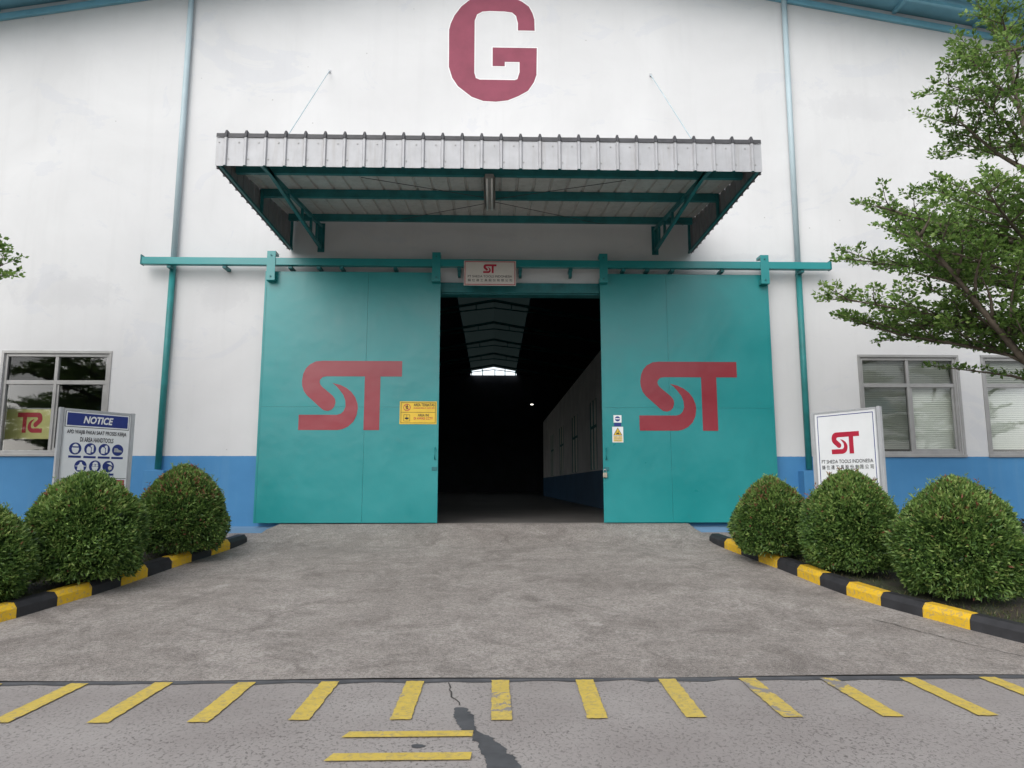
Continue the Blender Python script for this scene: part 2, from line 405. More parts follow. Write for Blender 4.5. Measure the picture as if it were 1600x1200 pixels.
# wide aprons either side of the wall foot
pav = MB()
for x0, x1 in ((-16, -3.9), (3.5, 16)):
    pav.quad((x0, -1.0, .592), (x1, -1.0, .592), (x1, .0, .69), (x0, .0, .69))
pav = pav.build('pavement', M['ramp']); tag(pav, 'strip of bare concrete along the wall foot', None, None, 'structure')

# tar joint, tar patch, cracks and painted stripes are pieces of the road
jt = []
for i in range(121):
    x = -9 + 18 * i / 120; jt.append((x, -6.70 + random.uniform(-.012, .02)))
jb = [(x, y - .055 - random.uniform(0, .05) - (.03 if random.random() < .2 else 0)) for x, y in reversed(jt)]
MB().sheet(jt + jb, lambda x, y: .0115 if y > -6.72 else .004).build('tar_joint', M['tar'], road)
TAR = [(-0.26, -7.43), (-0.25, -7.41), (-0.2, -7.41), (-0.17, -7.43), (-0.16, -7.5), (-0.14, -7.51), (-0.155, -7.53), (-0.12, -7.57), (-0.12, -7.66), (-0.118, -7.72), (-0.1, -7.86), (-0.05, -7.94), (0.02, -8.0), (0.0, -8.04), (0.04, -8.08), (0.08, -8.18), (0.078, -8.25), (0.12, -8.27), (0.13, -8.36), (0.17, -8.49), (0.24, -8.62), (.33, -8.8), (.36, -9.1), (.1, -9.05), (.02, -8.75), (-0.02, -8.57), (-0.04, -8.31), (-0.08, -8.15), (-0.08, -8.07), (-0.12, -8.04), (-0.11, -7.89), (-0.19, -7.86), (-0.22, -7.75), (-0.25, -7.6)]
TJ = []
for (xa, ya), (xb, yb) in zip(TAR, TAR[1:] + TAR[:1]):
    k = max(2, int(math.hypot(xb - xa, yb - ya) / .018))
    TJ += [(xa + (xb - xa) * i / k + random.gauss(0, .004), ya + (yb - ya) * i / k + random.gauss(0, .005)) for i in range(k)]
MB().sheet(TJ, .004).build('tar_patch', M['tar'], road)
def crack(pts, zf, parent, wd=.008):
    P = []
    for (xa, ya), (xb, yb) in zip(pts, pts[1:]):
        k = max(2, int(math.hypot(xb - xa, yb - ya) / .06))
        P += [(xa + (xb - xa) * i / k + random.uniform(-.012, .012), ya + (yb - ya) * i / k + random.uniform(-.012, .012)) for i in range(k)]
    m = MB()
    for (xa, ya), (xb, yb) in zip(P, P[1:]):
        d = Vector((xb - xa, yb - ya, 0)).normalized(); n = Vector((-d.y, d.x, 0)) * wd * random.uniform(.4, 1) / 2
        m.quad(*[(q[0], q[1], zf(q[0], q[1])) for q in ((xa + n.x, ya + n.y), (xb + n.x, yb + n.y), (xb - n.x, yb - n.y), (xa - n.x, ya - n.y))])
    return m.build('crack', M['crack'], parent)
crack([(-.33, -6.8), (-.3, -7.1), (-.2, -7.42)], lambda x, y: .004, road, .012)
crack([(3.7, -5.1), (4.06, -5.72), (4.26, -6.03), (4.6, -6.45)], lambda x, y: ramp_z(x, y) + .006, ramp, .012)
sx = [-4.4, -3.77, -3.13, -2.5, -1.87, -1.24, -.59, .06, .71, 1.35, 1.98, 2.61, 3.24, 3.87, 4.5, 5.13]
for i, x in enumerate(sx):
    y0, y1 = -6.74 - random.uniform(0, .02), -7.65 - random.uniform(0, .04); dx = -.03 if .6 < x < 2 else 0
    jj = lambda: random.uniform(-.005, .005)
    P = [(x + .067 + dx * t + jj(), y0 + (y1 - y0) * t) for t in np.linspace(0, 1, 24)] + [(x + dx + u, y1 + jj()) for u in np.linspace(.055, -.055, 6)]
    P += [(x - .067 + dx * t + jj(), y0 + (y1 - y0) * t) for t in np.linspace(1, 0, 24)] + [(x + u, y0 + jj()) for u in np.linspace(-.055, .055, 6)]
    MB().sheet(P, lambda px, py: .0085).build('painted_stripe', M['syel2' if i in (7, 9, 10) else 'syel'], road)
for y, x0, x1, h in ((-7.93, -.9, -.12, .1), (-8.29, -.92, -.12, .11)):
    MB().sheet([(x0, y - h / 2), (x1, y - h / 2), (x1 + .005, y + h / 2), (x0 + .03, y + h / 2)], .0085).build('painted_bar', M['syel'], road)
MB().sheet([(-.43 + .045 * math.cos(t) * random.uniform(.7, 1.2), -8.12 + .03 * math.sin(t) * random.uniform(.7, 1.2)) for t in np.linspace(0, 6.0, 14)], .004).build('tar_spot', M['tar'], road)

# kerbs: painted concrete blocks, black and yellow in turn
def kerb(K, side, label):
    root = thing('kerb', label, None, (K[0][0], K[0][1], gz(*K[0])), 0, None, 'structure')
    wd = .17
    for i, ((xa, ya), (xb, yb)) in enumerate(zip(K, K[1:])):
        def nrm(j):
            p, q = K[max(j - 1, 0)], K[min(j + 1, len(K) - 1)]; d = Vector((q[0] - p[0], q[1] - p[1], 0)).normalized()
            return Vector((-d.y, d.x, 0)) * side
        na, nb = nrm(i), nrm(i + 1); g = .0015
        d = Vector((xb - xa, yb - ya, 0)).normalized() * g
        rings = []
        for (x, y, n, sg) in ((xa, ya, na, 1), (xb, yb, nb, -1)):
            z = .68 + .1 * y; h = .155; c = Vector((x, y, 0)) + d * sg
            prof = [(.0, z - .12), (.004, z + h - .05), (.05, z + h), (wd, z + h), (wd, z - .12)]
            rings.append([(c.x + n.x * u, c.y + n.y * u, zz) for u, zz in prof])
        MB().prism(rings[0], rings[1]).build('kerb_block', M['kyel'] if i % 2 else M['kblk'], root, bevel=.006)
    return root
kerb(KR, 1, 'black and yellow kerb curving along the right side of the ramp')
kerb(KL, -1, 'black and yellow kerb curving along the left side of the ramp')

# planting beds behind the kerbs
def bed(K, sgn, label):
    out = 16 * sgn; m = MB(); P = [(x + .1 * sgn, y) for x, y in K]
    rows = []
    for x, y in P:
        rows.append([(x + (out - x) * t, y, .68 + .1 * y + .10 + .02 * math.sin(7 * t * 9 + y * 3) - (.06 if t == 0 else 0)) for t in (0, .02, .05, .1, .16, .25, .4, .7, 1)])
    i0 = 0
    for r in rows: m.v += r
    n = len(rows[0])
    for j in range(len(rows) - 1):
        for i in range(n - 1): m.f.append((j * n + i, j * n + i + 1, (j + 1) * n + i + 1, (j + 1) * n + i))
    return tag(m.build('planting_bed', M['soil'], None, smooth=True), label, None, None, 'structure')
bed(KR, 1, 'dark soil bed behind the right kerb'); bed(KL, -1, 'dark soil bed behind the left kerb')

# ------------------------------------------------------------------ factory building
FB = thing('factory_building', 'white gabled factory hall with blue dado and a big red letter G', 'building', (0, 0, .68))
HW, BACK = 16.0, 52.0
roof_z = lambda x: 12.0 - .178 * abs(x)
wins = [(-10.87, -9.06), (-8.56, -6.75), (6.61, 8.37), (8.87, 10.63)]
WZ0, WZ1 = 2.03, 3.78
holes = [(a, b, WZ0, WZ1) for a, b in wins] + [(-1.3, 2.25, .4, 4.93)]
br = sorted({-HW, HW, 0.0} | {h[0] for h in holes} | {h[1] for h in holes})
m = MB()
for xa, xb in zip(br, br[1:]):
    segs = [.4]
    hh = [h for h in holes if h[0] <= xa + 1e-6 and h[1] >= xb - 1e-6]
    cuts = [(.4, None)] if not hh else ([(.4, hh[0][2])] if hh[0][2] > .41 else []) + [(hh[0][3], None)]
    for z0, z1 in cuts:
        za, zb = (z1, z1) if z1 else (roof_z(xa) - .02, roof_z(xb) - .02)
        m.prism([(xa, 0, z0), (xb, 0, z0), (xb, .2, z0), (xa, .2, z0)], [(xa, 0, za), (xb, 0, zb), (xb, .2, zb), (xa, .2, za)])
m.build('front_wall', M['wall'], FB)
MB().box(HW - .2, HW, .2, BACK, .4, roof_z(HW) - .02).build('side_wall', M['wall'], FB)
sw = MB()                                                   # unseen opening added in the left side wall to let light into the hall
sw.box(-HW, -HW + .2, .2, 15, .4, roof_z(HW) - .02); sw.box(-HW, -HW + .2, 24, BACK, .4, roof_z(HW) - .02); sw.box(-HW, -HW + .2, 15, 24, 5.8, roof_z(HW) - .02)
sw.build('side_wall', M['wall'], FB)
# rear gable with a narrow open clerestory slot under the ridge
m = MB()
for xa, xb, lo_ in ((-HW, -2.1, None), (2.1, HW, None)):
    za, zb = roof_z(xa) - .02, roof_z(xb) - .02
    m.prism([(xa, BACK, .4), (xb, BACK, .4), (xb, BACK + .2, .4), (xa, BACK + .2, .4)], [(xa, BACK, za), (xb, BACK, zb), (xb, BACK + .2, zb), (xa, BACK + .2, za)])
m.box(-2.1, 2.1, BACK, BACK + .2, .4, 11.42)
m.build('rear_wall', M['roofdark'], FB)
for x in (-2.0, -1.0, .12, 1.05, 2.0):
    MB().box(x - .04, x + .04, BACK + .02, BACK + .1, 11.4, 11.95).build('clerestory_bar', M['tealdark'], FB)
# roof: overhanging 2.2 m past the front wall; skylight strip along the ridge inside
OV = -1.3
for sgn in (-1, 1):
    a, b = sgn * 2.0, sgn * (HW + .8)
    m = MB()
    m.prism([(a, OV, roof_z(a)), (b, OV, roof_z(b)), (b, BACK + .4, roof_z(b)), (a, BACK + .4, roof_z(a))],
            [(a, OV, roof_z(a) + .08), (b, OV, roof_z(b) + .08), (b, BACK + .4, roof_z(b) + .08), (a, BACK + .4, roof_z(a) + .08)])
    rf = m.build('roof', M['soffit'], FB)
    MB().prism([(0, OV, roof_z(0)), (a, OV, roof_z(a)), (a, 2, roof_z(a)), (0, 2, roof_z(0))], [(0, OV, roof_z(0) + .08), (a, OV, roof_z(a) + .08), (a, 2, roof_z(a) + .08), (0, 2, roof_z(0) + .08)]).build('ridge_sheet', M['soffit'], rf)
    # dark inner lining of the hall roof
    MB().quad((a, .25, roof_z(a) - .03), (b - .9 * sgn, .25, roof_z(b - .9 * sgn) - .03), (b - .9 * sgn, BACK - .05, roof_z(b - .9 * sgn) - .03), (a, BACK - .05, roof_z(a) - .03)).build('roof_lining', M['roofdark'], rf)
    # purlins and rafters under the overhang
    for k in range(1, 11):
        x = sgn * 1.55 * k
        MB().bar((x, OV, roof_z(x) - .035), (x, -.02, roof_z(x) - .035), .07, .07).build('purlin', M['soffit'], rf)
    for y in (-.5, -1.1):
        MB().bar((0.02 * sgn, y, roof_z(0) - .10), (b, y, roof_z(b) - .10), .06, .06).build('rafter', M['soffit'], rf)
    # flat trim board sealing wall and roof
    xa, xb = 0.0, sgn * HW
    MB().prism([(xa, -.06, roof_z(xa) - .26), (xb, -.06, roof_z(xb) - .26), (xb, -.004, roof_z(xb) - .26), (xa, -.004, roof_z(xa) - .26)],
               [(xa, -.06, roof_z(xa) - .14), (xb, -.06, roof_z(xb) - .14), (xb, -.004, roof_z(xb) - .14), (xa, -.004, roof_z(xa) - .14)]).build('verge_trim', M['soffit'], rf)
    # translucent ridge skylight, raised a little above the roof so a slit of daylight shows along its edge
    for k in range(9):
        y0, y1 = 2.05 + k * 5.5, 2.05 + (k + 1) * 5.5
        x1 = sgn * 2.05
        MB().quad((0, y0, roof_z(0) + .10), (x1, y0, roof_z(x1) + .095), (x1, y1, roof_z(x1) + .095), (0, y1, roof_z(0) + .10)).build('skylight_sheet', M['skylight'], rf)
for k in range(9):          # roof trusses in the hall
    y = 5 + k * 5.5; tr = MB()
    for sgn in (-1, 1):
        tr.bar((0, y, roof_z(0) - .12), (sgn * (HW - .3), y, roof_z(HW) - .12), .12, .14)
        tr.bar((0, y, roof_z(0) - .55), (sgn * 5, y, roof_z(5) - .25), .06, .06)
        for q in (1, 2): tr.bar((sgn * q, y, roof_z(q) - .1), (sgn * q, y, roof_z(q) - .5), .05, .05)
    tr.build('roof_truss', M['tealdark'], FB)
hf = MB().box(-HW + .2, HW - .2, .12, BACK, .5, .825).build('hall_floor', M['hfloor'], FB)
# partition wall of offices inside on the right, with tall windows
PX = 3.05
m = MB(); ys_ = [4.0]
pw = [(8.4, 9.8), (13.2, 15.0), (18.4, 20.2), (23.5, 25.2)]
edges = [.2] + [v for p_ in pw for v in p_] + [31.0]
for i, (ya, yb) in enumerate(zip(edges, edges[1:])):
    if i % 2 == 0: m.box(PX, PX + .15, ya, yb, .83, 5.3)
    else: m.box(PX, PX + .15, ya, yb, .83, 1.95); m.box(PX, PX + .15, ya, yb, 4.05, 5.3)
pt = m.build('partition_wall', M['dim'], FB)
MB().box(PX - .012, PX - .002, .2, 30.9, .83, 1.90).build('blue_dado', M['dimblue'], pt)
for ya, yb in pw:
    fm = MB()
    for y in (ya, (ya + yb) / 2, yb - .08): fm.box(PX - .006, PX + .06, y, y + .08, 1.95, 4.05)
    fm.box(PX - .004, PX + .058, ya + .08, yb - .08, 3.2, 3.28)
    fm.build('partition_window', M['tealdark'], pt)
    MB().quad((PX + .015, ya + .02, 1.96), (PX + .015, yb - .02, 1.96), (PX + .015, yb - .02, 4.04), (PX + .015, ya + .02, 4.04)).build('pale_pane', M['blind'], pt)
# windows of the front wall
def window(xa, xb, blind):
    wn = part('window', FB)
    f = MB(); t = .055; ym, yd = .02, .10
    xm = (xa + xb) / 2 - .01; zt = 3.27
    f.box(xa, xa + t, ym, yd, WZ0, WZ1); f.box(xb - t, xb, ym, yd, WZ0, WZ1)
    f.box(xa + t, xb - t, ym, yd, WZ1 - t, WZ1); f.box(xa + t, xb - t, ym, yd, WZ0, WZ0 + t)
    f.box(xm - t / 2, xm + t / 2, ym + .004, yd - .004, WZ0 + t, WZ1 - t)
    f.box(xa + t, xm - t / 2, ym + .004, yd - .004, zt - .035, zt + .035); f.box(xm + t / 2, xb - t, ym + .004, yd - .004, zt - .035, zt + .035)
    f.build('frame', M['alu'], wn, bevel=.004)
    s2 = MB()                                           # sliding sash of one lower light
    for (p, q, r_, s_) in ((xm + t / 2, xm + t / 2 + .04, WZ0 + t, zt - .035), (xb - t - .04, xb - t, WZ0 + t, zt - .035)): s2.box(p, q, ym + .02, yd - .02, r_, s_)
    s2.box(xm + t / 2 + .04, xb - t - .04, ym + .02, yd - .02, WZ0 + t, WZ0 + t + .045)
    s2.build('sash', M['alu'], wn)
    for p, q, r_, s_ in ((xa + t, xm - t / 2, zt + .035, WZ1 - t), (xm + t / 2, xb - t, zt + .035, WZ1 - t), (xa + t, xm - t / 2, WZ0 + t, zt - .035), (xm + t / 2, xb - t, WZ0 + t, zt - .035)):
        MB().quad((p, .058, r_), (q, .058, r_), (q, .058, s_), (p, .058, s_)).build('pane', M['glass'], wn)
    tr_ = MB()
    tr_.box(xa - .05, xb + .05, -.03, .018, WZ0 - .05, WZ0 - .002); tr_.build('sill', M['alu'], wn, bevel=.004)
    su = MB(); su.box(xa - .045, xa - .002, -.015, .018, WZ0, WZ1); su.box(xb + .002, xb + .045, -.015, .018, WZ0, WZ1); su.box(xa - .045, xb + .045, -.0152, .018, WZ1 + .002, WZ1 + .045)
    su.build('surround', M['alu'], wn)
    if blind:
        b = MB(); z = WZ0 + .1
        while z < WZ1 - .04:
            b.quad((xa + .03, .150, z), (xb - .03, .150, z), (xb - .03, .168, z + .033), (xa + .03, .168, z + .033)); z += .034
        b.build('blind', M['blind'], wn)
    # shallow room behind the glass
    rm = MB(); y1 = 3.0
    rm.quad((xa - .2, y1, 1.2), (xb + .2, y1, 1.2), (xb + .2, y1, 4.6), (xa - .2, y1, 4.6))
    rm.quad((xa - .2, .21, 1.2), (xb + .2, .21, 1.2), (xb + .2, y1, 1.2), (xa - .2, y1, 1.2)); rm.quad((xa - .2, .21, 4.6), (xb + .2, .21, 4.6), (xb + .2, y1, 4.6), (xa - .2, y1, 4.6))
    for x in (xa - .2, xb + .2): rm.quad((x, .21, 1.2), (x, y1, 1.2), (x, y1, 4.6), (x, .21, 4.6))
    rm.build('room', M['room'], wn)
    return wn
for i, (xa, xb) in enumerate(wins): window(xa, xb, i >= 2)

# big painted letter G with its thin white outline
GP = [(-0.87, 10.07), (-0.865, 9.31), (-0.80, 9.09), (-0.69, 8.92), (-0.43, 8.71), (-0.21, 8.63), (0.02, 8.62), (0.25, 8.65), (0.45, 8.74), (0.63, 8.85), (0.74, 9.02), (0.79, 9.17), (0.8, 9.72), (-0.04, 9.72), (-0.04, 9.34), (0.19, 9.34), (0.19, 9.43), (0.47, 9.43), (0.47, 9.22), (0.43, 9.08), (0.38, 9.06), (-0.28, 9.06), (-0.355, 9.09), (-0.385, 9.2), (-0.385, 10.27), (-0.34, 10.4), (-0.24, 10.46), (-0.1, 10.475), (0.18, 10.47), (0.33, 10.45), (0.405, 10.38), (0.44, 10.23), (0.44, 10.08), (0.76, 10.08), (0.755, 10.31), (0.72, 10.44), (0.65, 10.58), (0.52, 10.68), (0.42, 10.73), (0.25, 10.785), (-0.03, 10.81), (-0.31, 10.78), (-0.47, 10.71), (-0.64, 10.56), (-0.77, 10.37), (-0.84, 10.2)]
def offset(poly, d):
    n = len(poly); out = []
    ar = sum(poly[i][0] * poly[(i + 1) % n][1] - poly[(i + 1) % n][0] * poly[i][1] for i in range(n)); sg = 1 if ar > 0 else -1
    for i in range(n):
        p, q, r_ = Vector(poly[i - 1]), Vector(poly[i]), Vector(poly[(i + 1) % n])
        a_ = (q - p).normalized(); b_ = (r_ - q).normalized(); nn = Vector((a_.y + b_.y, -a_.x - b_.x)) * sg
        nn = nn.normalized() * min(1.5, 2 / max(nn.length, .7)); out.append((q.x + nn.x * d, q.y + nn.y * d))
    return out
G = MB().flat(GP, 0, .006).build('painted_letter', M['gred'], FB); tag(G, 'faded red capital letter G')
MB().flat(offset(GP, .018), 0, .003).build('letter_outline', M['white'], G)

# lintel over the doorway, recess reveal, downpipes
li = MB().box(-1.3, 2.25, -.05, -.002, 4.92, 5.10).build('lintel', M['tealdark'], FB, bevel=.005)
MB().box(-1.295, 2.245, -.001, .24, 4.90, 4.928).build('lintel_soffit', M['tealdark'], li)
for x, xt, xb in ((-5.72, -5.72, -5.74), (5.55, 5.575, 5.54)):
    p = MB().tube([(xb, -.075, 1.76), (x, -.075, 5.38)], .054, 12).build('downpipe', M['tealpipe'], FB, smooth=True)
    MB().tube([(x, -.075, 5.44), (xt, -.075, roof_z(5.7) - .1)], .05, 12).build('faded_upper_pipe', M['palepipe'], p, smooth=True)
    MB().box(xb - .17, xb + .17, -.24, -.004, .6, 1.74).build('pipe_casing', M['wall'], p, bevel=.01)
# concrete sill ledge at the wall foot
for x0, x1 in ((-16, -3.72), (3.46, 16)):
    MB().box(x0, x1, -.07, -.003, .55, .78).build('wall_ledge', M['wall'], FB, bevel=.008)

# ------------------------------------------------------------------ sliding doors and their track
LOGO_A = [(340, 128), (1075, 128), (1075, 270), (878, 270), (878, 757), (735, 757), (735, 270), (385, 270), (350, 276), (326, 298), (320, 322), (328, 346), (345, 365), (445, 447), (468, 478), (472, 510), (462, 548), (440, 573), (405, 585), (370, 580), (345, 563), (210, 445), (180, 405), (163, 355), (160, 310), (168, 250), (190, 200), (225, 162), (280, 134)]
LOGO_B = [(440, 332), (510, 348), (565, 374), (615, 412), (652, 462), (674, 520), (678, 560), (668, 625), (640, 682), (595, 725), (545, 748), (500, 757), (143, 757), (143, 620), (490, 620), (525, 610), (550, 585), (566, 545), (562, 490), (543, 442), (510, 398), (478, 362)]
def logo_mesh(x0, x1, z0, z1, y, th=.003, mirror=False):
    m = MB()
    for P in (LOGO_A, LOGO_B):
        u = [((p[0] - 143) / 932, (757 - p[1]) / 629) for p in P]
        if mirror: u = [(1 - a_, b_) for a_, b_ in u]
        m.flat([(x0 + a_ * (x1 - x0), z0 + b_ * (z1 - z0)) for a_, b_ in u], y, th)
    return m

def sliding_door(x0, x1, xs, lab, lx, stx):
    cx = (x0 + x1) / 2; Z0, Z1, ZS = .855, 5.25, 2.83
    d = thing('sliding_door', lab, 'sliding door', (cx, -.16, Z0), 0, 'pair of sliding doors')
    g = .0012
    for (a_, b_) in ((x0, xs), (xs, x1)):
        for (c_, e_) in ((Z0, ZS), (ZS, Z1)):
            MB().box(a_ + g, b_ - g, -.165, -.15, c_ + g, e_ - g).build('steel_sheet', M['teal'], d, bevel=.0015)
    fr = MB(); fr.box(x0 + .004, x1 - .004, -.148, -.095, Z0 + .004, Z1 - .004); fr.build('door_frame', M['tealdark'], d)
    for a_ in (x0 + .0, x1 - .03): MB().box(a_, a_ + .03, -.171, -.1495, Z0, Z1 - .001).build('edge_strip', M['teal'], d)
    return d
YF = -.166
DL = sliding_door(-4.05, -.95, -2.23, 'teal sliding steel door left of the opening with yellow notice', 0, 0)
DR = sliding_door(1.90, 4.94, 3.09, 'teal sliding steel door right of the opening with forklift warning', 0, 0)
tag(logo_mesh(-3.36, -1.60, 2.43, 3.64, YF).build('painted_logo', M['red'], DL), 'red ST logo')
tag(logo_mesh(2.55, 4.30, 2.43, 3.65, YF).build('painted_logo', M['red'], DR), 'red ST logo')
for d, xx in ((DL, (-3.92, -1.02)), (DR, (1.95, 4.85))):
    for x in xx:
        hb = MB().box(x - .075, x + .075, -.30, -.288, 5.05, 5.58); hb.box(x - .075, x + .075, -.287, -.172, 5.05, 5.14); hb.box(x - .075, x + .075, -.287, -.10, 5.53, 5.58)
        s = hb.build('hanger_strap', M['teal'], d, bevel=.003)
        for z in (5.12, 5.5): MB().tube([(x, -.3005, z), (x, -.315, z)], .016, 6).build('bolt', M['tealdark'], s)
for d, x in ((DL, -1.005), (DR, 1.955)):
    MB().tube([(x, -.165, 2.13), (x, -.215, 2.12), (x, -.215, 1.94), (x, -.165, 1.93)], .011, 8).build('handle', M['teal'], d, smooth=True)
    MB().box(x - .05 if d is DL else x - .045, x + .045, -.18, -.1655, 1.74, 1.80).build('hasp', M['tealdark'], d)
pl = thing('padlock', 'small brass padlock hanging at the edge of the right door', 'padlock', (1.925, -.2, 1.62))
MB().box(1.89, 1.96, -.215, -.18, 1.62, 1.70).build('body', M['brass'], pl, bevel=.006)
MB().tube([(1.905, -.197, 1.70), (1.905, -.197, 1.745), (1.925, -.197, 1.765), (1.945, -.197, 1.745), (1.945, -.197, 1.70)], .006, 8).build('shackle', M['galv'], pl, smooth=True)

tk = thing('door_track', 'long teal overhead rail carrying the sliding doors', 'door track', (0, -.2, 5.32))
MB().box(-6.18, 6.05, -.285, -.175, 5.33, 5.46).build('rail', M['teal'], tk, bevel=.006)
for x in (-5.72, -4.75, -3.6, -3.1, -2.7, -1.75, -.62, .47, 1.37, 2.32, 2.75, 3.2, 4.1, 5.55):
    b = MB().box(x - .032, x + .032, -.25, -.004, 5.28, 5.325)
    if -1.5 < x < 2: b.box(x - .025, x + .025, -.2, -.06, 5.18, 5.279)
    b.build('wall_bracket', M['tealdark'], tk)
for x in (-6.19, 6.06): MB().box(x - .009, x + .009, -.29, -.17, 5.325, 5.50).build('end_stop', M['tealdark'], tk)

# company sign over the doorway
CJK = '鋒 仕 達 工 具 股 份 有 限 公 司'
sg = thing('company_sign', 'cream ST company sign hung over the middle of the doorway', 'sign', (-.07, -.33, 4.97))
MB().box(-.46, .46, 0, .02, 0, .45).build('board', M['offwhite'], sg, local=True, bevel=.003)
fm = MB(); fm.box(-.445, .445, -.004, -.001, .425, .437); fm.box(-.445, .445, -.004, -.001, .013, .025); fm.box(-.445, -.433, -.004, -.001, .025, .425); fm.box(.433, .445, -.004, -.001, .025, .425)
fm.build('red_border', M['printred'], sg, local=True)
logo_mesh(-.12, .115, .225, .385, -.001).build('logo', M['printred'], sg, local=True)
text('PT SHEDA TOOLS INDONESIA', sg, 0, .165, .78, .042, -.003, M['black'], bold=.005)
text(CJK, sg, 0, .095, .78, .05, -.003, M['black'], bold=.005)
for x in (-.3, .3): MB().box(x - .015, x + .015, .021, .325, .36, .39).build('mount_arm', M['tealdark'], sg, local=True)

# stickers on the doors (flat print)
def circle(cx, cz, r_, n=20, rx=None): return [(cx + (rx or r_) * math.cos(2 * math.pi * k / n), cz + r_ * math.sin(2 * math.pi * k / n)) for k in range(n)]
def rect(x0, x1, z0, z1): return [(x0, z0), (x1, z0), (x1, z1), (x0, z1)]
def ring(mb, cx, cz, r0, r1, y, n=24, th=.001):
    for k in range(n):
        a_, b_ = 2 * math.pi * k / n, 2 * math.pi * (k + 1) / n
        mb.quad((cx + r0 * math.cos(a_), y, cz + r0 * math.sin(a_)), (cx + r1 * math.cos(a_), y, cz + r1 * math.sin(a_)), (cx + r1 * math.cos(b_), y, cz + r1 * math.sin(b_)), (cx + r0 * math.cos(b_), y, cz + r0 * math.sin(b_)))
    return mb
off = Vector(DL.location)
def dt(body, x, z, wd, h, mat, y, par, d, bold=.02):
    l = chain_off(d); o = text(body, par, x - l.x, z - l.z, wd, h, y - l.y, mat, bold=bold); return o
s1 = MB().flat(rect(-1.625, -.985, 2.535, 2.93), YF, .004).build('warning_sticker', M['yprint'], DL); s1['label'] = 'yellow restricted area and CCTV notice'
Y1 = YF - .0055
fm = MB()
for r_ in (rect(-1.605, -1.005, 2.905, 2.912), rect(-1.605, -1.005, 2.553, 2.56), rect(-1.605, -1.598, 2.56, 2.905), rect(-1.012, -1.005, 2.56, 2.905), rect(-1.598, -1.012, 2.737, 2.743)): fm.flat(r_, Y1, .001)
fm.build('border', M['black'], s1)
dt('AREA TERBATAS', -1.205, 2.87, .36, .05, M['black'], Y1, s1, DL)
dt('DILARANG MASUK TANPA IZIN', -1.205, 2.815, .36, .026, M['printred'], Y1, s1, DL, .01)
dt('AREA INI', -1.215, 2.69, .19, .045, M['black'], Y1, s1, DL)
dt('DI AWASI CCTV', -1.215, 2.635, .33, .045, M['printred'], Y1, s1, DL)
ic = MB(); ring(ic, -1.50, 2.825, .052, .063, Y1); ic.bar((-1.54, Y1, 2.865), (-1.46, Y1, 2.785), .001, .01); ic.build('prohibition_ring', M['printred'], s1)
ic = MB(); ic.flat(circle(-1.497, 2.862, .011, 10), Y1 + .0005, .001)
for a_, b_ in (((-1.497, 2.85), (-1.503, 2.815)), ((-1.503, 2.815), (-1.52, 2.79)), ((-1.503, 2.815), (-1.48, 2.79)), ((-1.5, 2.845), (-1.525, 2.825)), ((-1.5, 2.845), (-1.475, 2.83))):
    ic.bar((a_[0], Y1, a_[1]), (b_[0], Y1, b_[1]), .001, .011)
ic.build('walking_figure', M['black'], s1)
ic = MB()
for r_ in (rect(-1.555, -1.549, 2.585, 2.70), rect(-1.451, -1.445, 2.585, 2.70), rect(-1.549, -1.451, 2.694, 2.70), rect(-1.549, -1.451, 2.585, 2.591), rect(-1.503, -1.497, 2.65, 2.694)): ic.flat(r_, Y1, .001)
ic.flat([(-1.535, 2.645), (-1.5, 2.655), (-1.465, 2.645), (-1.47, 2.625), (-1.5, 2.612), (-1.53, 2.625)], Y1, .001); ic.build('camera_symbol', M['black'], s1)
s2 = MB().flat(rect(2.095, 2.235, 2.57, 2.70), YF, .003).build('round_sticker', M['board'], DR); s2['label'] = 'small white sticker with a blue disc'
MB().flat(circle(2.165, 2.635, .045), YF - .0035, .001).build('blue_disc', M['navy'], s2)
MB().flat(rect(2.125, 2.205, 2.628, 2.645), YF - .005, .001).build('white_bar', M['board'], s2)
MB().flat(rect(2.105, 2.225, 2.503, 2.565), YF, .003).build('caption_plate', M['navy'], s2)
s3 = MB().flat(rect(2.07, 2.26, 2.225, 2.497), YF, .003).build('forklift_sticker', M['board'], DR); s3['label'] = 'white sticker with yellow forklift warning triangle'
MB().flat([(2.085, 2.345), (2.245, 2.345), (2.165, 2.485)], YF - .0035, .001).build('black_triangle', M['black'], s3)
MB().flat([(2.100, 2.353), (2.230, 2.353), (2.165, 2.468)], YF - .005, .001).build('yellow_triangle', M['yprint'], s3)
tr_ = MB()
for r_ in (rect(2.14, 2.185, 2.372, 2.392), rect(2.172, 2.179, 2.392, 2.425), rect(2.145, 2.151, 2.392, 2.42), rect(2.185, 2.205, 2.37, 2.376)): tr_.flat(r_, YF - .0065, .001)
tr_.flat(circle(2.148, 2.368, .009, 10), YF - .0067, .001); tr_.flat(circle(2.178, 2.368, .009, 10), YF - .0067, .001); tr_.build('forklift_symbol', M['black'], s3)
for z in (2.318, 2.285, 2.252): MB().flat(rect(2.085, 2.245, z - .012, z + .012), YF - .0035, .001).build('yellow_band', M['yprint'], s3)
dt('HATI - HATI', 2.165, 2.318, .13, .017, M['black'], YF - .006, s3, DR, .01)
dt('LALU LINTAS', 2.165, 2.285, .14, .016, M['black'], YF - .006, s3, DR, .01)
dt('FORKLIFT', 2.165, 2.252, .12, .017, M['black'], YF - .006, s3, DR, .01)

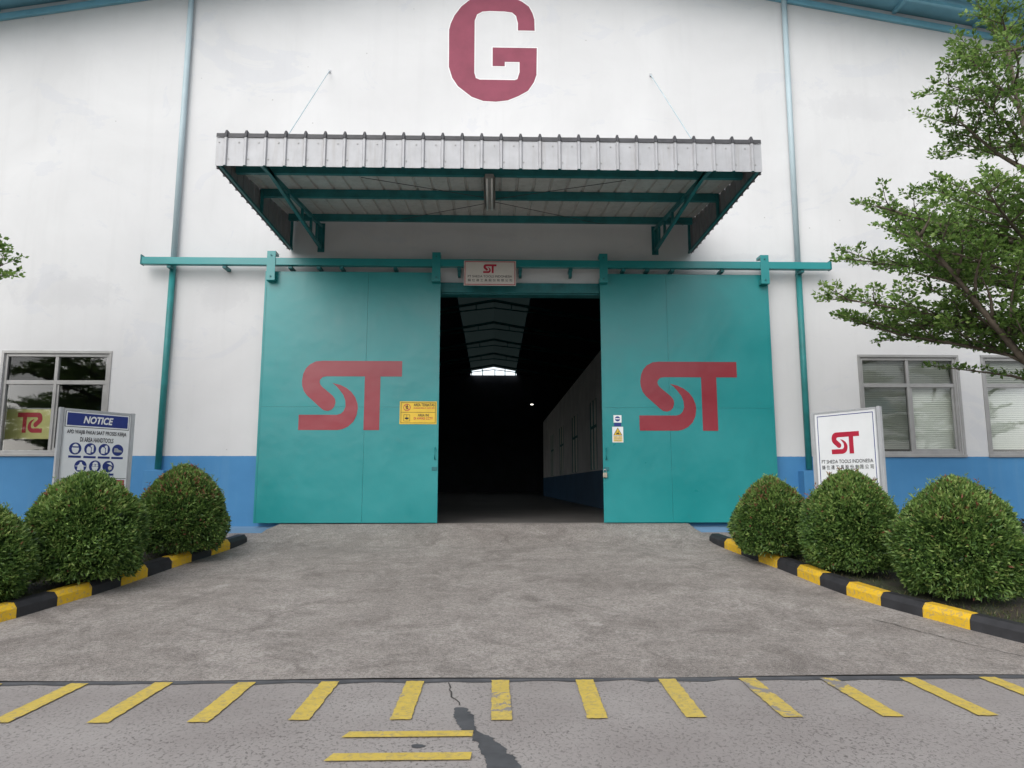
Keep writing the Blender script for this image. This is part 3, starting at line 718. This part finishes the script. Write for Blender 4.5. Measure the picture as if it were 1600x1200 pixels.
# ------------------------------------------------------------------ canopy over the doorway
CX0, CX1, CF, CB = -3.68, 3.60, -3.52, -.03
CN = thing('door_canopy', 'ribbed silver metal canopy on teal brackets above the doorway', 'canopy', (-.03, 0, 5.68))
cz = lambda y: 6.30 + .11 * y
def ribbed(n, pitch, h):           # one ribbed sheet profile (u, height), n ribs
    P = []
    for k in range(n):
        u = k * pitch; P += [(u, 0), (u + pitch * .40, 0), (u + pitch * .455, h), (u + pitch * .545, h), (u + pitch * .60, 0)]
    P.append((n * pitch, 0)); return P
NR = 4; NS = 7; pitch = (CX1 - CX0) / (NS * NR)
prof = ribbed(NR, pitch, .028)
FBOT, FTOP = 5.66, 6.06
for k in range(NS):
    x0 = CX0 + k * NR * pitch
    m = MB()
    for (ua, ha), (ub, hb) in zip(prof, prof[1:]):
        m.quad((x0 + ua, CF - ha, FBOT), (x0 + ub, CF - hb, FBOT), (x0 + ub, CF - hb, FTOP), (x0 + ua, CF - ha, FTOP))
    fs = m.build('fascia_sheet', M['fascia'], CN)
    sc_ = MB()
    for j in range(NR * 2):
        sc_.box(x0 + (j + .3) * pitch / 2 - .008, x0 + (j + .3) * pitch / 2 + .008, CF - .008, CF - .001, FBOT + (.09 if j % 2 else .32), FBOT + (.106 if j % 2 else .336))
    sc_.build('screws', M['housing'], fs)
    m = MB()                       # roof sheet above, and the dark flashing that follows its ribs
    for (ua, ha), (ub, hb) in zip(prof, prof[1:]):
        m.quad((x0 + ua, CF + .02, cz(CF) + ha), (x0 + ub, CF + .02, cz(CF) + hb), (x0 + ub, CB, cz(CB) + hb), (x0 + ua, CB, cz(CB) + ha))
    m.build('roof_sheet', M['under'], CN)
    m = MB()
    for (ua, ha), (ub, hb) in zip(prof, prof[1:]):
        ja, jb = 1.6 * ha, 1.6 * hb
        m.quad((x0 + ua, CF - .012 - ha, FTOP - .004), (x0 + ub, CF - .012 - hb, FTOP - .004), (x0 + ub, CF - .005, FTOP + .055 + jb), (x0 + ua, CF - .005, FTOP + .055 + ja))
        m.quad((x0 + ua, CF - .005, FTOP + .055 + ja), (x0 + ub, CF - .005, FTOP + .055 + jb), (x0 + ub, CF + .22, FTOP + .05 + jb), (x0 + ua, CF + .22, FTOP + .05 + ja))
    m.build('ridge_flashing', M['cap'], CN)
pp = ribbed(5, (CB - CF) / 15, .026)
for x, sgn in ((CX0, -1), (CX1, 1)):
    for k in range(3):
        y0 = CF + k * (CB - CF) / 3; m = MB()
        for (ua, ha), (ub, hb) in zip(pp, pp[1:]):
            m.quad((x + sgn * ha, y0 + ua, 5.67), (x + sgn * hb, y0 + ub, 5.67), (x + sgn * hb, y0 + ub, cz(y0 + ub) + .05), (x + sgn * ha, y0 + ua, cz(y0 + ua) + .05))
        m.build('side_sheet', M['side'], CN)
    for y in (CF + .06, -1.75, -.1): MB().bar((x - sgn * .04, y, 5.70), (x - sgn * .04, y, cz(y) - .01), .04, .04).build('side_post', M['tealdark'], CN)
    MB().bar((x - sgn * .035, CF + .03, 5.70), (x - sgn * .035, CB, 5.70), .035, .035).build('side_rail', M['tealdark'], CN)
for y, h in ((-2.85, .13), (-1.72, .13), (-.28, .12)):
    MB().box(CX0 + .03, CX1 - .03, y - .035, y + .035, cz(y) - h - .004, cz(y) - .004).build('purlin', M['tealdark'], CN, bevel=.004)
MB().box(CX0 + .03, CX1 - .03, CF + .01, CF + .06, 5.685, 5.75).build('front_rail', M['tealdark'], CN)
for x in (-3.13, 2.95):
    ya, yb = CF + .08, -.02
    zt = lambda y: cz(y) - .165; zb = lambda y: 5.82 + (5.73 - 5.82) * (y - ya) / (yb - ya)
    bk = MB().bar((x, ya, zt(ya)), (x, yb, zt(yb)), .05, .06).build('bracket', M['tealdark'], CN)
    MB().bar((x, ya, zb(ya) - .0), (x, yb, zb(yb)), .05, .05).build('bottom_chord', M['tealdark'], bk)
    for y in (-.05, -.35, -.75, -1.3, -2.1):
        MB().bar((x, y, zb(y)), (x, y, zt(y)), .04, .04).build('strut', M['tealdark'], bk)
    MB().box(x - .06, x + .06, -.018, -.003, 5.66, 6.2).build('wall_plate', M['tealdark'], bk)
for x, xw, zw in ((-2.97, -3.10, 9.18), (2.90, 2.96, 9.20)):
    rd = MB().tube([(xw, -.02, zw), (x, -3.25, cz(-3.25) + .03)], .008, 6).build('tie_rod', M['palepipe'], CN)
    MB().box(xw - .022, xw + .022, -.02, -.003, zw - .03, zw + .03).build('anchor_plate', M['galv'], rd)
for a_, b_ in (((-1.9, -2.8), (.0, -1.8)), ((1.9, -2.8), (0, -1.8)), ((-1.9, -.35), (0, -1.65)), ((1.9, -.35), (0, -1.65)), ((-3.5, -.3), (-3.1, -1.0)), ((3.4, -.3), (2.95, -1.0))):
    MB().tube([(a_[0], a_[1], cz(a_[1]) - .15), (b_[0], b_[1], cz(b_[1]) - .15)], .005, 5).build('brace_rod', M['cap'], CN)
fl = thing('fluorescent_lamp', 'unlit twin tube lamp under the middle of the canopy', 'lamp', (-.07, -2.3, 5.80))
MB().box(-.13, -.01, -2.95, -1.75, 5.80, 5.85).build('housing', M['housing'], fl, bevel=.006)
for x in (-.155, .015): MB().quad((x, -2.95, 5.785), (x, -1.75, 5.785), (x + (.03 if x < -.07 else -.03), -1.75, 5.852), (x + (.03 if x < -.07 else -.03), -2.95, 5.852)).build('reflector', M['housing'], fl)
for x in (-.105, -.035): MB().tube([(x, -2.93, 5.782), (x, -1.77, 5.782)], .014, 8).build('tube', M['tube'], fl, smooth=True)
for y in (-2.85, -1.8): MB().bar((-.07, y, 5.85), (-.07, y, cz(y) - .02), .03, .03).build('hanger', M['housing'], fl)

# lamp burning far inside the hall
hl = thing('hall_lamp', 'small lit lamp deep inside the dark hall', 'lamp', (2.04, 25, 5.72))
MB().tube([(2.04, 25, 5.72), (2.04, 25, 5.80)], [.10, .05], 12).build('shade', M['housing'], hl)
MB().tube([(2.04, 25, 5.69), (2.04, 25, 5.715)], .07, 12).build('bulb', M['lampglow'], hl)
MB().tube([(2.04, 25, 5.80), (2.04, 25, 11.2)], .01, 5).build('cord', M['cap'], hl)

# ------------------------------------------------------------------ free-standing signboards
def board_frame(t, wd, top, bot):
    h = wd / 2
    for sx_ in (-1, 1):
        x = sx_ * (h + .045)
        MB().box(x - .025, x + .025, -.02, .03, -.15, top + .03).build('post', M['galv'], t, local=True, bevel=.004)
        for z in (bot + .25, top - .2):
            MB().box(min(sx_ * h, x - sx_ * .024), max(sx_ * h, x - sx_ * .024), -.005, .012, z, z + .03).build('clip', M['galv'], t, local=True)
    bd = MB().box(-h, h, -.012, .008, bot, top).build('board', M['board'], t, local=True)
    fr = MB(); fr.box(-h - .012, h + .012, -.022, .014, top, top + .022); fr.box(-h - .012, h + .012, -.022, .014, bot - .022, bot)
    fr.box(-h - .014, -h, -.02, .012, bot, top); fr.box(h, h + .014, -.02, .012, bot, top); fr.build('rim', M['galv'], t, local=True)
    return bd
YB = -.0125
def fl_(t, poly, mat, name, y=YB, th=.0015): return MB().flat(poly, y, th).build(name, mat, t, local=True)
NB = thing('notice_board', 'white NOTICE safety board with blue header behind the left bush', 'signboard', (-5.65, -2.2, gz(-5.65, -2.2) + .06), R(58))
W_, TP, BT = .93, 2.0, .62
bd = board_frame(NB, W_, TP, BT)
fl_(bd, rect(-.455, .455, 1.995 - .225, 1.995 - .005), M['black'], 'header_outline', YB, .001)
fl_(bd, rect(-.447, .447, 1.778, 1.985), M['board'], 'header_margin', YB, .0022)
fl_(bd, rect(-.43, .43, 1.795, 1.968), M['navy'], 'header', YB, .0035)
text('NOTICE', bd, 0, 1.882, .42, .105, YB - .0055, M['white'], bold=.035, shear=.22)
text('APD WAJIB PAKAI SAAT PROSES KERJA', bd, 0, 1.70, .84, .07, YB - .003, M['black'], bold=.018)
text('DI AREA HANDTOOLS', bd, .0, 1.605, .47, .066, YB - .003, M['black'], bold=.018)
def picto(cx, cz_, kind):
    r_ = .083
    p = fl_(bd, circle(cx, cz_, r_, 28), M['navy'], 'safety_symbol', YB, .0015)
    y = YB - .003
    def sh(poly, mat=M['board'], dy=0): return MB().flat(poly, y - dy, .001).build('symbol_shape', mat, p, local=True)
    if kind in ('mask', 'goggles'):
        sh(circle(cx, cz_, .066, 20, .046)); sh([(cx - .044, cz_ + .03), (cx + .044, cz_ + .03), (cx + .04, cz_ + .012), (cx - .04, cz_ + .012)] if kind == 'mask' else rect(cx - .05, cx + .05, cz_ - .002, cz_ + .03), M['navy'], .0012)
        if kind == 'mask': sh([(cx - .05, cz_ - .005), (cx + .05, cz_ - .005), (cx + .032, cz_ - .055), (cx - .032, cz_ - .055)], M['white'], .0024)
        else: sh(circle(cx - .022, cz_ + .014, .014, 12, .02), M['board'], .0024); sh(circle(cx + .022, cz_ + .014, .014, 12, .02), M['board'], .0024)
    elif kind == 'gloves':
        sh([(cx - .045, cz_ - .055), (cx + .005, cz_ - .062), (cx + .012, cz_ + .005), (cx - .005, cz_ + .03), (cx - .035, cz_ + .035), (cx - .052, cz_ + .0)])
        sh([(cx + .02, cz_ - .045), (cx + .045, cz_ - .04), (cx + .047, cz_ + .03), (cx + .035, cz_ + .062), (cx + .005, cz_ + .055), (cx + .0, cz_ + .04), (cx + .02, cz_ + .02)])
    elif kind == 'apron':
        sh([(cx - .045, cz_ - .058), (cx + .045, cz_ - .058), (cx + .04, cz_ + .01), (cx + .018, cz_ + .03), (cx + .012, cz_ + .055), (cx - .012, cz_ + .055), (cx - .018, cz_ + .03), (cx - .04, cz_ + .01)])
        sh(rect(cx - .072, cx + .072, cz_ - .005, cz_ + .004), M['board'], .0012)
    elif kind == 'shoes':
        sh([(cx - .055, cz_ - .03), (cx + .06, cz_ - .03), (cx + .058, cz_ - .008), (cx + .01, cz_ + .008), (cx - .01, cz_ + .028), (cx - .05, cz_ + .028)], M['galv'])
    else:
        sh([(cx - .03, cz_ + .05), (cx + .03, cz_ + .06), (cx + .06, cz_ + .01), (cx + .04, cz_ + .02), (cx, cz_ + .038)]); sh(circle(cx + .025, cz_ - .02, .028, 14), M['offwhite'])
    fl_(p, rect(cx - .085, cx + .085, cz_ - .128, cz_ - .098), M['navy'], 'caption_bar', YB, .0015)
for x, kd in zip((-.29, -.085, .115, .31), ('mask', 'gloves', 'gloves', 'shoes')): picto(x, 1.475, kd)
for x, kd in zip((-.2, .0, .19), ('apron', 'goggles', 'helmet')): picto(x, 1.235, kd)
fl_(bd, rect(-.46, .46, 1.063, 1.07), M['black'], 'rule', YB, .0015)
fl_(bd, rect(-.29, .44, .95, 1.045), M['printred'], 'red_header', YB, .0015)
rg = ring(MB(), -.375, .955, .052, .068, YB - .002); rg.build('prohibition_ring', M['printred'], bd, local=True)
fl_(bd, rect(-.41, -.34, .93, .98), M['black'], 'camera_symbol', YB, .0015)

SB = thing('company_board', 'white ST company board on galvanised posts behind the right bushes', 'signboard', (4.95, -2.62, gz(4.95, -2.62) + .08), R(-62))
W2, T2, B2 = .95, 2.02, .55
bd2 = board_frame(SB, W2, T2, B2)
bl = MB()
for r_ in (rect(-.44, .44, 1.975, 1.985), rect(-.44, .44, .59, .60), rect(-.44, -.43, .60, 1.975), rect(.43, .44, .60, 1.975)): bl.flat(r_, YB, .0015)
bl.build('navy_border', M['navy'], bd2, local=True)
logo_mesh(-.225, .215, 1.43, 1.735, YB, .002).build('logo', M['printred'], bd2, local=True)
text('PT SHEDA TOOLS INDONESIA', bd2, 0, 1.325, .80, .05, YB - .003, M['black'], bold=.006)
text(CJK, bd2, 0, 1.245, .80, .062, YB - .003, M['black'], bold=.006)

# yellow panel with reversed logo added behind the left glass in place of a reflection
bn = thing('window_reflection', 'yellow panel with mirrored red logo imitating a reflection in the left window', 'reflected_sign', (-8.3, .35, 2.1))
MB().box(-8.74, -7.84, .35, .355, 2.30, 2.83).build('yellow_panel', M['reflected_sign'], bn)
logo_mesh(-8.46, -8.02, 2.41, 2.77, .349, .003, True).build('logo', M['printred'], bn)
MB().tube([(-8.76, .353, 2.84), (-7.82, .353, 2.84)], .012, 8).build('panel_rod', M['alu'], bn)

# ------------------------------------------------------------------ clipped bushes
def bush_mesh(name, rx, h, seed, n=6500, red=.02):
    r2 = np.random.default_rng(seed); pw_ = (1.4, 1.5, 1.35, 1.45, 1.35, 1.15, 1.3)[seed % 7]
    def shape(zz, th):                                      # egg, widest a third of the way up, with a lumpy clipped surface
        prof = np.where(zz > -.42, np.sqrt(np.clip(1 - ((zz + .42) / 1.42) ** 2, 0, 1)) ** pw_, np.sqrt(np.clip(1 - ((-.42 - zz) / .78) ** 2, 0, 1)) ** .8)
        return prof * (1 + .07 * np.sin(3 * th + seed) * np.cos(4.6 * zz + seed) + .05 * np.sin(7 * th + 5 * zz + seed * 2))
    zz = r2.uniform(-1, 1, n); th = r2.uniform(0, 2 * np.pi, n); prof = shape(zz, th)
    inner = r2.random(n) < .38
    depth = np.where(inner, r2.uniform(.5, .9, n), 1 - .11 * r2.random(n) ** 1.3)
    rr = prof * depth * rx
    P = np.stack([rr * np.cos(th), rr * np.sin(th), .05 * h + (zz * depth * .5 + .5) * h * .93], 1)
    Nn = np.stack([np.cos(th) * prof, np.sin(th) * prof, zz * .9], 1); Nn /= np.linalg.norm(Nn, axis=1, keepdims=True)
    D = Nn + r2.normal(size=(n, 3)) * .55 + np.array([0, 0, .4])
    L = r2.uniform(.036, .066, n) * np.where(inner, 1.7, 1); Wd = L * r2.uniform(.15, .21, n) * np.where(inner, 1.6, 1)
    gap = (np.sin(P[:, 0] * 9 + seed * 3) * np.sin(P[:, 1] * 8 + seed) * np.sin(P[:, 2] * 10 + 2 * seed) > .62) & (depth > .8) & (r2.random(n) < .75)   # thin spots
    P[gap] *= np.array([.8, .8, 1])
    cl = np.sin(P[:, 0] * 17 + seed) * np.sin(P[:, 1] * 15) * np.sin(P[:, 2] * 16)
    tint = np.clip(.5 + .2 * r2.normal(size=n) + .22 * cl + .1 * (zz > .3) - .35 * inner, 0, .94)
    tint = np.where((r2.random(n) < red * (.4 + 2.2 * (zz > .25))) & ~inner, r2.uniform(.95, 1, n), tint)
    # young shoots standing a little out of the surface, mostly on top
    k = 60; z2 = r2.uniform(.1, .97, k); t2 = r2.uniform(0, 2 * np.pi, k); p2 = shape(z2, t2) * rx
    Ps, Ds, Ts = [], [], []
    for q in range(k):
        b0 = np.array([p2[q] * np.cos(t2[q]), p2[q] * np.sin(t2[q]), .05 * h + (z2[q] * .5 + .5) * h * .93]); isr = r2.random() < red * 6
        up = np.array([np.cos(t2[q]) * .4, np.sin(t2[q]) * .4, 1]); ln = r2.uniform(.03, .09)
        for j in range(9):
            Ps.append(b0 + up * ln * j / 9); Ds.append(np.append(r2.normal(size=2), .9)); Ts.append(r2.uniform(.95, 1) if isr else r2.uniform(.6, .94))
    P = np.concatenate([P, np.array(Ps)]); D = np.concatenate([D, np.array(Ds)]); L = np.concatenate([L, np.full(len(Ps), .05)]); Wd = np.concatenate([Wd, np.full(len(Ps), .0065)])
    V, F, T = leaves(P, D, L, Wd, np.concatenate([tint, np.array(Ts)]))
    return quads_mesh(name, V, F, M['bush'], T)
def bush(x, y, rx, h, seed, label, red=.02):
    z = gz(x, y) + .09
    t = thing('clipped_bush', label, 'bush', (x, y, z), seed * .7, 'clipped bushes along the kerbs')
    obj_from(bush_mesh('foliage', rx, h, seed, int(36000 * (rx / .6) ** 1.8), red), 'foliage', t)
    m = MB(); r3 = random.Random(seed)
    m.tube([(0, 0, -.05), (.01, .01, .35 * h)], [.03, .02], 7)
    for k in range(9):
        an = k * .7; L_ = rx * .75
        m.tube([(0, 0, .1 + .02 * k), (.45 * L_ * math.cos(an), .45 * L_ * math.sin(an), .35 * h + .02 * k), (L_ * .8 * math.cos(an), L_ * .8 * math.sin(an), .62 * h)], [.014, .01, .005], 5)
    m.build('stem', M['bark'], t, local=True)
    return t
bush(3.87, -2.55, .52, 1.10, 1, 'clipped bush with bronze tips nearest the right door', .05)
bush(4.47, -3.56, .58, 1.27, 2, 'clipped green bush in front of the ST company board')
bush(5.02, -4.78, .64, 1.30, 3, 'largest clipped green bush on the right, beside the kerb bend')
bush(-4.33, -2.30, .58, 1.24, 4, 'clipped bush with reddish shoots nearest the left door', .07)
bush(-4.74, -3.93, .63, 1.27, 5, 'broad clipped green bush in front of the NOTICE board', .01)
bush(-5.36, -4.86, .56, 1.06, 6, 'clipped green bush cut off by the left picture edge', .01)
for x, y, lab in ((-6.55, -1.0, 'low dark shrub at the wall foot behind the left bushes'), (8.75, -1.2, 'low dark shrub at the wall foot behind the right bushes')):
    t = thing('low_shrub', lab, 'shrub', (x, y, gz(x, y) + .05))
    n = 1600; th = rng.uniform(0, 2 * np.pi, n); rr = np.sqrt(rng.random(n)); zz = rng.random(n) ** .7
    P = np.stack([rr * .75 * np.cos(th), rr * .35 * np.sin(th), zz * .34 * (1 - .5 * rr ** 2)], 1)
    V, F, T = leaves(P, np.stack([np.cos(th), np.sin(th), np.full(n, .9)], 1) + rng.normal(size=(n, 3)) * .6, rng.uniform(.05, .1, n), rng.uniform(.012, .02, n), rng.random(n))
    obj_from(quads_mesh('foliage', V, F, M['shrub'], T), 'foliage', t)
    m = MB()
    for k in range(7): m.tube([(0, 0, -.03), (.35 * math.cos(k), .2 * math.sin(k), .22)], [.012, .005], 5)
    m.build('stem', M['bark'], t, local=True)

# short grass and litter in the beds
n = 9000; K_ = []
for _ in range(n):
    sd_ = random.random() < .5; K = KR if sd_ else KL; s_ = 1 if sd_ else -1
    y = random.uniform(-6.3, -1.1); x = kx(K, y) + s_ * (.2 + random.random() ** 1.7 * 5)
    K_.append((x, y, .68 + .1 * y + .085))
P = np.array(K_); D = rng.normal(size=(n, 3)) * .55 + np.array([0, 0, .8])
V, F, T = leaves(P, D, rng.uniform(.03, .085, n), rng.uniform(.003, .006, n), rng.random(n))
gr = bpy.data.objects.new('grass', quads_mesh('grass', V, F, M['grass'], T)); col.objects.link(gr)
tag(gr, 'sparse short grass and litter on the soil beds', 'grass', None, 'stuff')

# ------------------------------------------------------------------ trees with tiered, spreading branches
def make_tree(seed, trunk, tiers, limbs_extra, leaf=.057):
    r3 = random.Random(seed); wood = MB(); LP, LD = [], []
    tp = [Vector(p) for p in trunk]; n = len(tp)
    wood.tube(tp, [.105 - .088 * k / (n - 1) for k in range(n)], 10)
    def at(z):
        for a_, b_ in zip(tp, tp[1:]):
            if a_.z <= z <= b_.z: return a_.lerp(b_, (z - a_.z) / (b_.z - a_.z))
        return tp[-1].copy()
    def twig(p, d, L):
        st = max(2, int(L / .05)); q = p.copy(); d = d.normalized()
        end = p + d * L
        wood.tube([p, p.lerp(end, .5), end], [.005, .004, .002], 3)
        for k in range(1, st + 1):
            c = p.lerp(end, k / st)
            for _ in range(r3.randint(6, 9)):
                v = Vector((r3.gauss(0, 1), r3.gauss(0, 1), r3.gauss(.3, .4)))
                LP.append(tuple(c + v * .022)); LD.append(tuple(v.normalized() + d * .5))
    def branch(p, d, L, rad, depth):
        d = d.normalized(); pts = [p]; k = 5; dd = d.copy()
        for i in range(k):
            dd = (dd + Vector((r3.gauss(0, .1), r3.gauss(0, .1), r3.gauss(.0, .05)))).normalized(); pts.append(pts[-1] + dd * L / k)
        wood.tube(pts, [rad * (1 - .8 * i / k) for i in range(k + 1)], 5)
        step = .17 if depth == 0 else .11
        s_ = .18 * L if depth == 0 else .05; sg_ = 1
        while s_ < L:
            f = s_ / L * k; i = min(int(f), k - 1); c = pts[i].lerp(pts[i + 1], f - i)
            ax = (pts[i + 1] - pts[i]).normalized(); an = R(r3.uniform(35, 65)) * sg_; sg_ = -sg_
            nd = Matrix.Rotation(an, 3, 'Z') @ ax; nd.z += r3.uniform(-.06, .12)
            if depth == 0: branch(c, nd, (.42 * (L - s_) + .28) * r3.uniform(.7, 1.15), rad * .35, 1)
            else: twig(c, nd, r3.uniform(.12, .26) * (1 if s_ < L * .8 else .7))
            s_ += step * r3.uniform(.7, 1.3)
        twig(pts[-1], dd, .22)
    for z, rad_, cnt, rise in tiers:
        a0 = r3.uniform(0, 6.28)
        for k in range(cnt):
            an = a0 + 2 * math.pi * k / cnt + r3.uniform(-.25, .25); L = rad_ * r3.uniform(.78, 1.08)
            branch(at(z + r3.uniform(-.15, .15)), Vector((math.cos(an), math.sin(an), rise + r3.uniform(-.06, .06))), L, .016 + .009 * L, 0)
    for a_, tip, rad_ in limbs_extra:
        a_ = at(a_); tip = Vector(tip); branch(a_, tip - a_, (tip - a_).length, rad_, 0)
    P = np.array(LP); D = np.array(LD); nl = len(P); r4 = np.random.default_rng(seed)
    L = r4.uniform(.55, 1.35, nl) * leaf
    tint = np.clip(r4.normal(.45, .22, nl) + .15 * np.sin(P[:, 0] * 3.1) * np.sin(P[:, 2] * 4), 0, 1)
    V, F, T = leaves(P, D, L, L * r4.uniform(.26, .36, nl), tint)
    return wood.mesh('trunk', M['bark'], smooth=True), quads_mesh('crown', V, F, M['tree'], T)
TB = Vector((7.75, -4.2, .45))
trunk = [Vector(p) - TB for p in ((7.75, -4.2, .2), (7.68, -4.18, 1.2), (7.55, -4.12, 2.3), (7.30, -4.05, 3.6), (7.08, -4.0, 4.8), (6.92, -4.0, 5.8), (6.80, -4.0, 6.6), (6.75, -4.0, 7.5))]
ex = lambda *p: tuple(Vector(p) - TB)
limbs = [(1.75, ex(4.3, -3.9, 3.85), .07), (2.6, ex(4.4, -4.3, 4.05), .036), (2.4, ex(4.75, -3.3, 3.5), .036), (3.2, ex(4.75, -3.9, 4.55), .034), (3.9, ex(4.95, -4.1, 5.0), .045), (4.0, ex(5.4, -3.4, 5.05), .04), (3.6, ex(5.3, -4.8, 4.75), .04),
         (4.4, ex(5.85, -3.6, 5.35), .03), (5.0, ex(5.75, -3.9, 6.15), .035), (5.2, ex(5.95, -4.5, 6.3), .03), (5.9, ex(6.3, -4.0, 7.2), .025), (6.3, ex(6.7, -3.9, 7.75), .02), (6.6, ex(7.1, -4.1, 7.8), .02)]
tiers = [(2.9, 2.3, 5, .2), (3.5, 2.1, 5, .14), (4.1, 1.7, 5, .12), (5.5, 1.0, 4, .16), (6.2, .8, 4, .2), (6.8, .5, 3, .3)]
tw, tc = make_tree(11, trunk, tiers, limbs)
def tree(loc, rz, s, label):
    t = thing('tree', label, 'tree', loc, rz, 'small leaved trees with tiered branches'); t.scale = (s, s, s)
    obj_from(tw, 'trunk', t); obj_from(tc, 'crown', t); return t
tree(TB, 0, 1, 'tiered green tree reaching in from the right over the windows')
tree((-9.3, -4.2, .42), R(180), 1.0, 'tree whose branch tips poke in at the left picture edge')
for x, y, rz, s, wh in ((-18.5, -19, 1.0, 1.15, 'nearest of three trees mirrored in the left window glass'), (-22.5, -23, 2.6, 1.3, 'middle one of three trees mirrored in the left window glass'),
                        (-26.5, -26, 0.2, 1.3, 'farthest of three trees mirrored in the left window glass'), (22, -24, 4.0, 1.3, 'tree mirrored in the glass of the right windows')):
    tree((x, y, -.05), rz, s, wh)

# factory across the road behind the camera: it is what the windows and the glossy doors mirror
OB = thing('opposite_factory', 'pale factory across the road, seen only as a reflection in the windows', 'building', (0, -46, 0))
ob = MB(); ob.box(-32, 32, -46.2, -46, -.1, 7.6); ob.build('wall', M['wall'], OB)
rf = MB().prism([(-33, -47, 7.5), (33, -47, 7.5), (33, -44.6, 7.3), (-33, -44.6, 7.3)], [(-33, -47, 9.4), (33, -47, 9.4), (33, -44.6, 7.42), (-33, -44.6, 7.42)]).build('roof', M['soffit'], OB)
for x in (-24, -14, 8, 18, 26):
    wn_ = MB().box(x - 1.6, x + 1.6, -45.995, -45.95, 1.4, 3.2).build('window', M['alu'], OB)
    for dx in (-.78, .78): MB().box(x + dx - .7, x + dx + .7, -45.945, -45.94, 1.5, 3.1).build('pane', M['room'], wn_)
MB().box(-5, 1, -45.99, -45.9, 0, 5).build('shutter', M['tealdark'], OB)
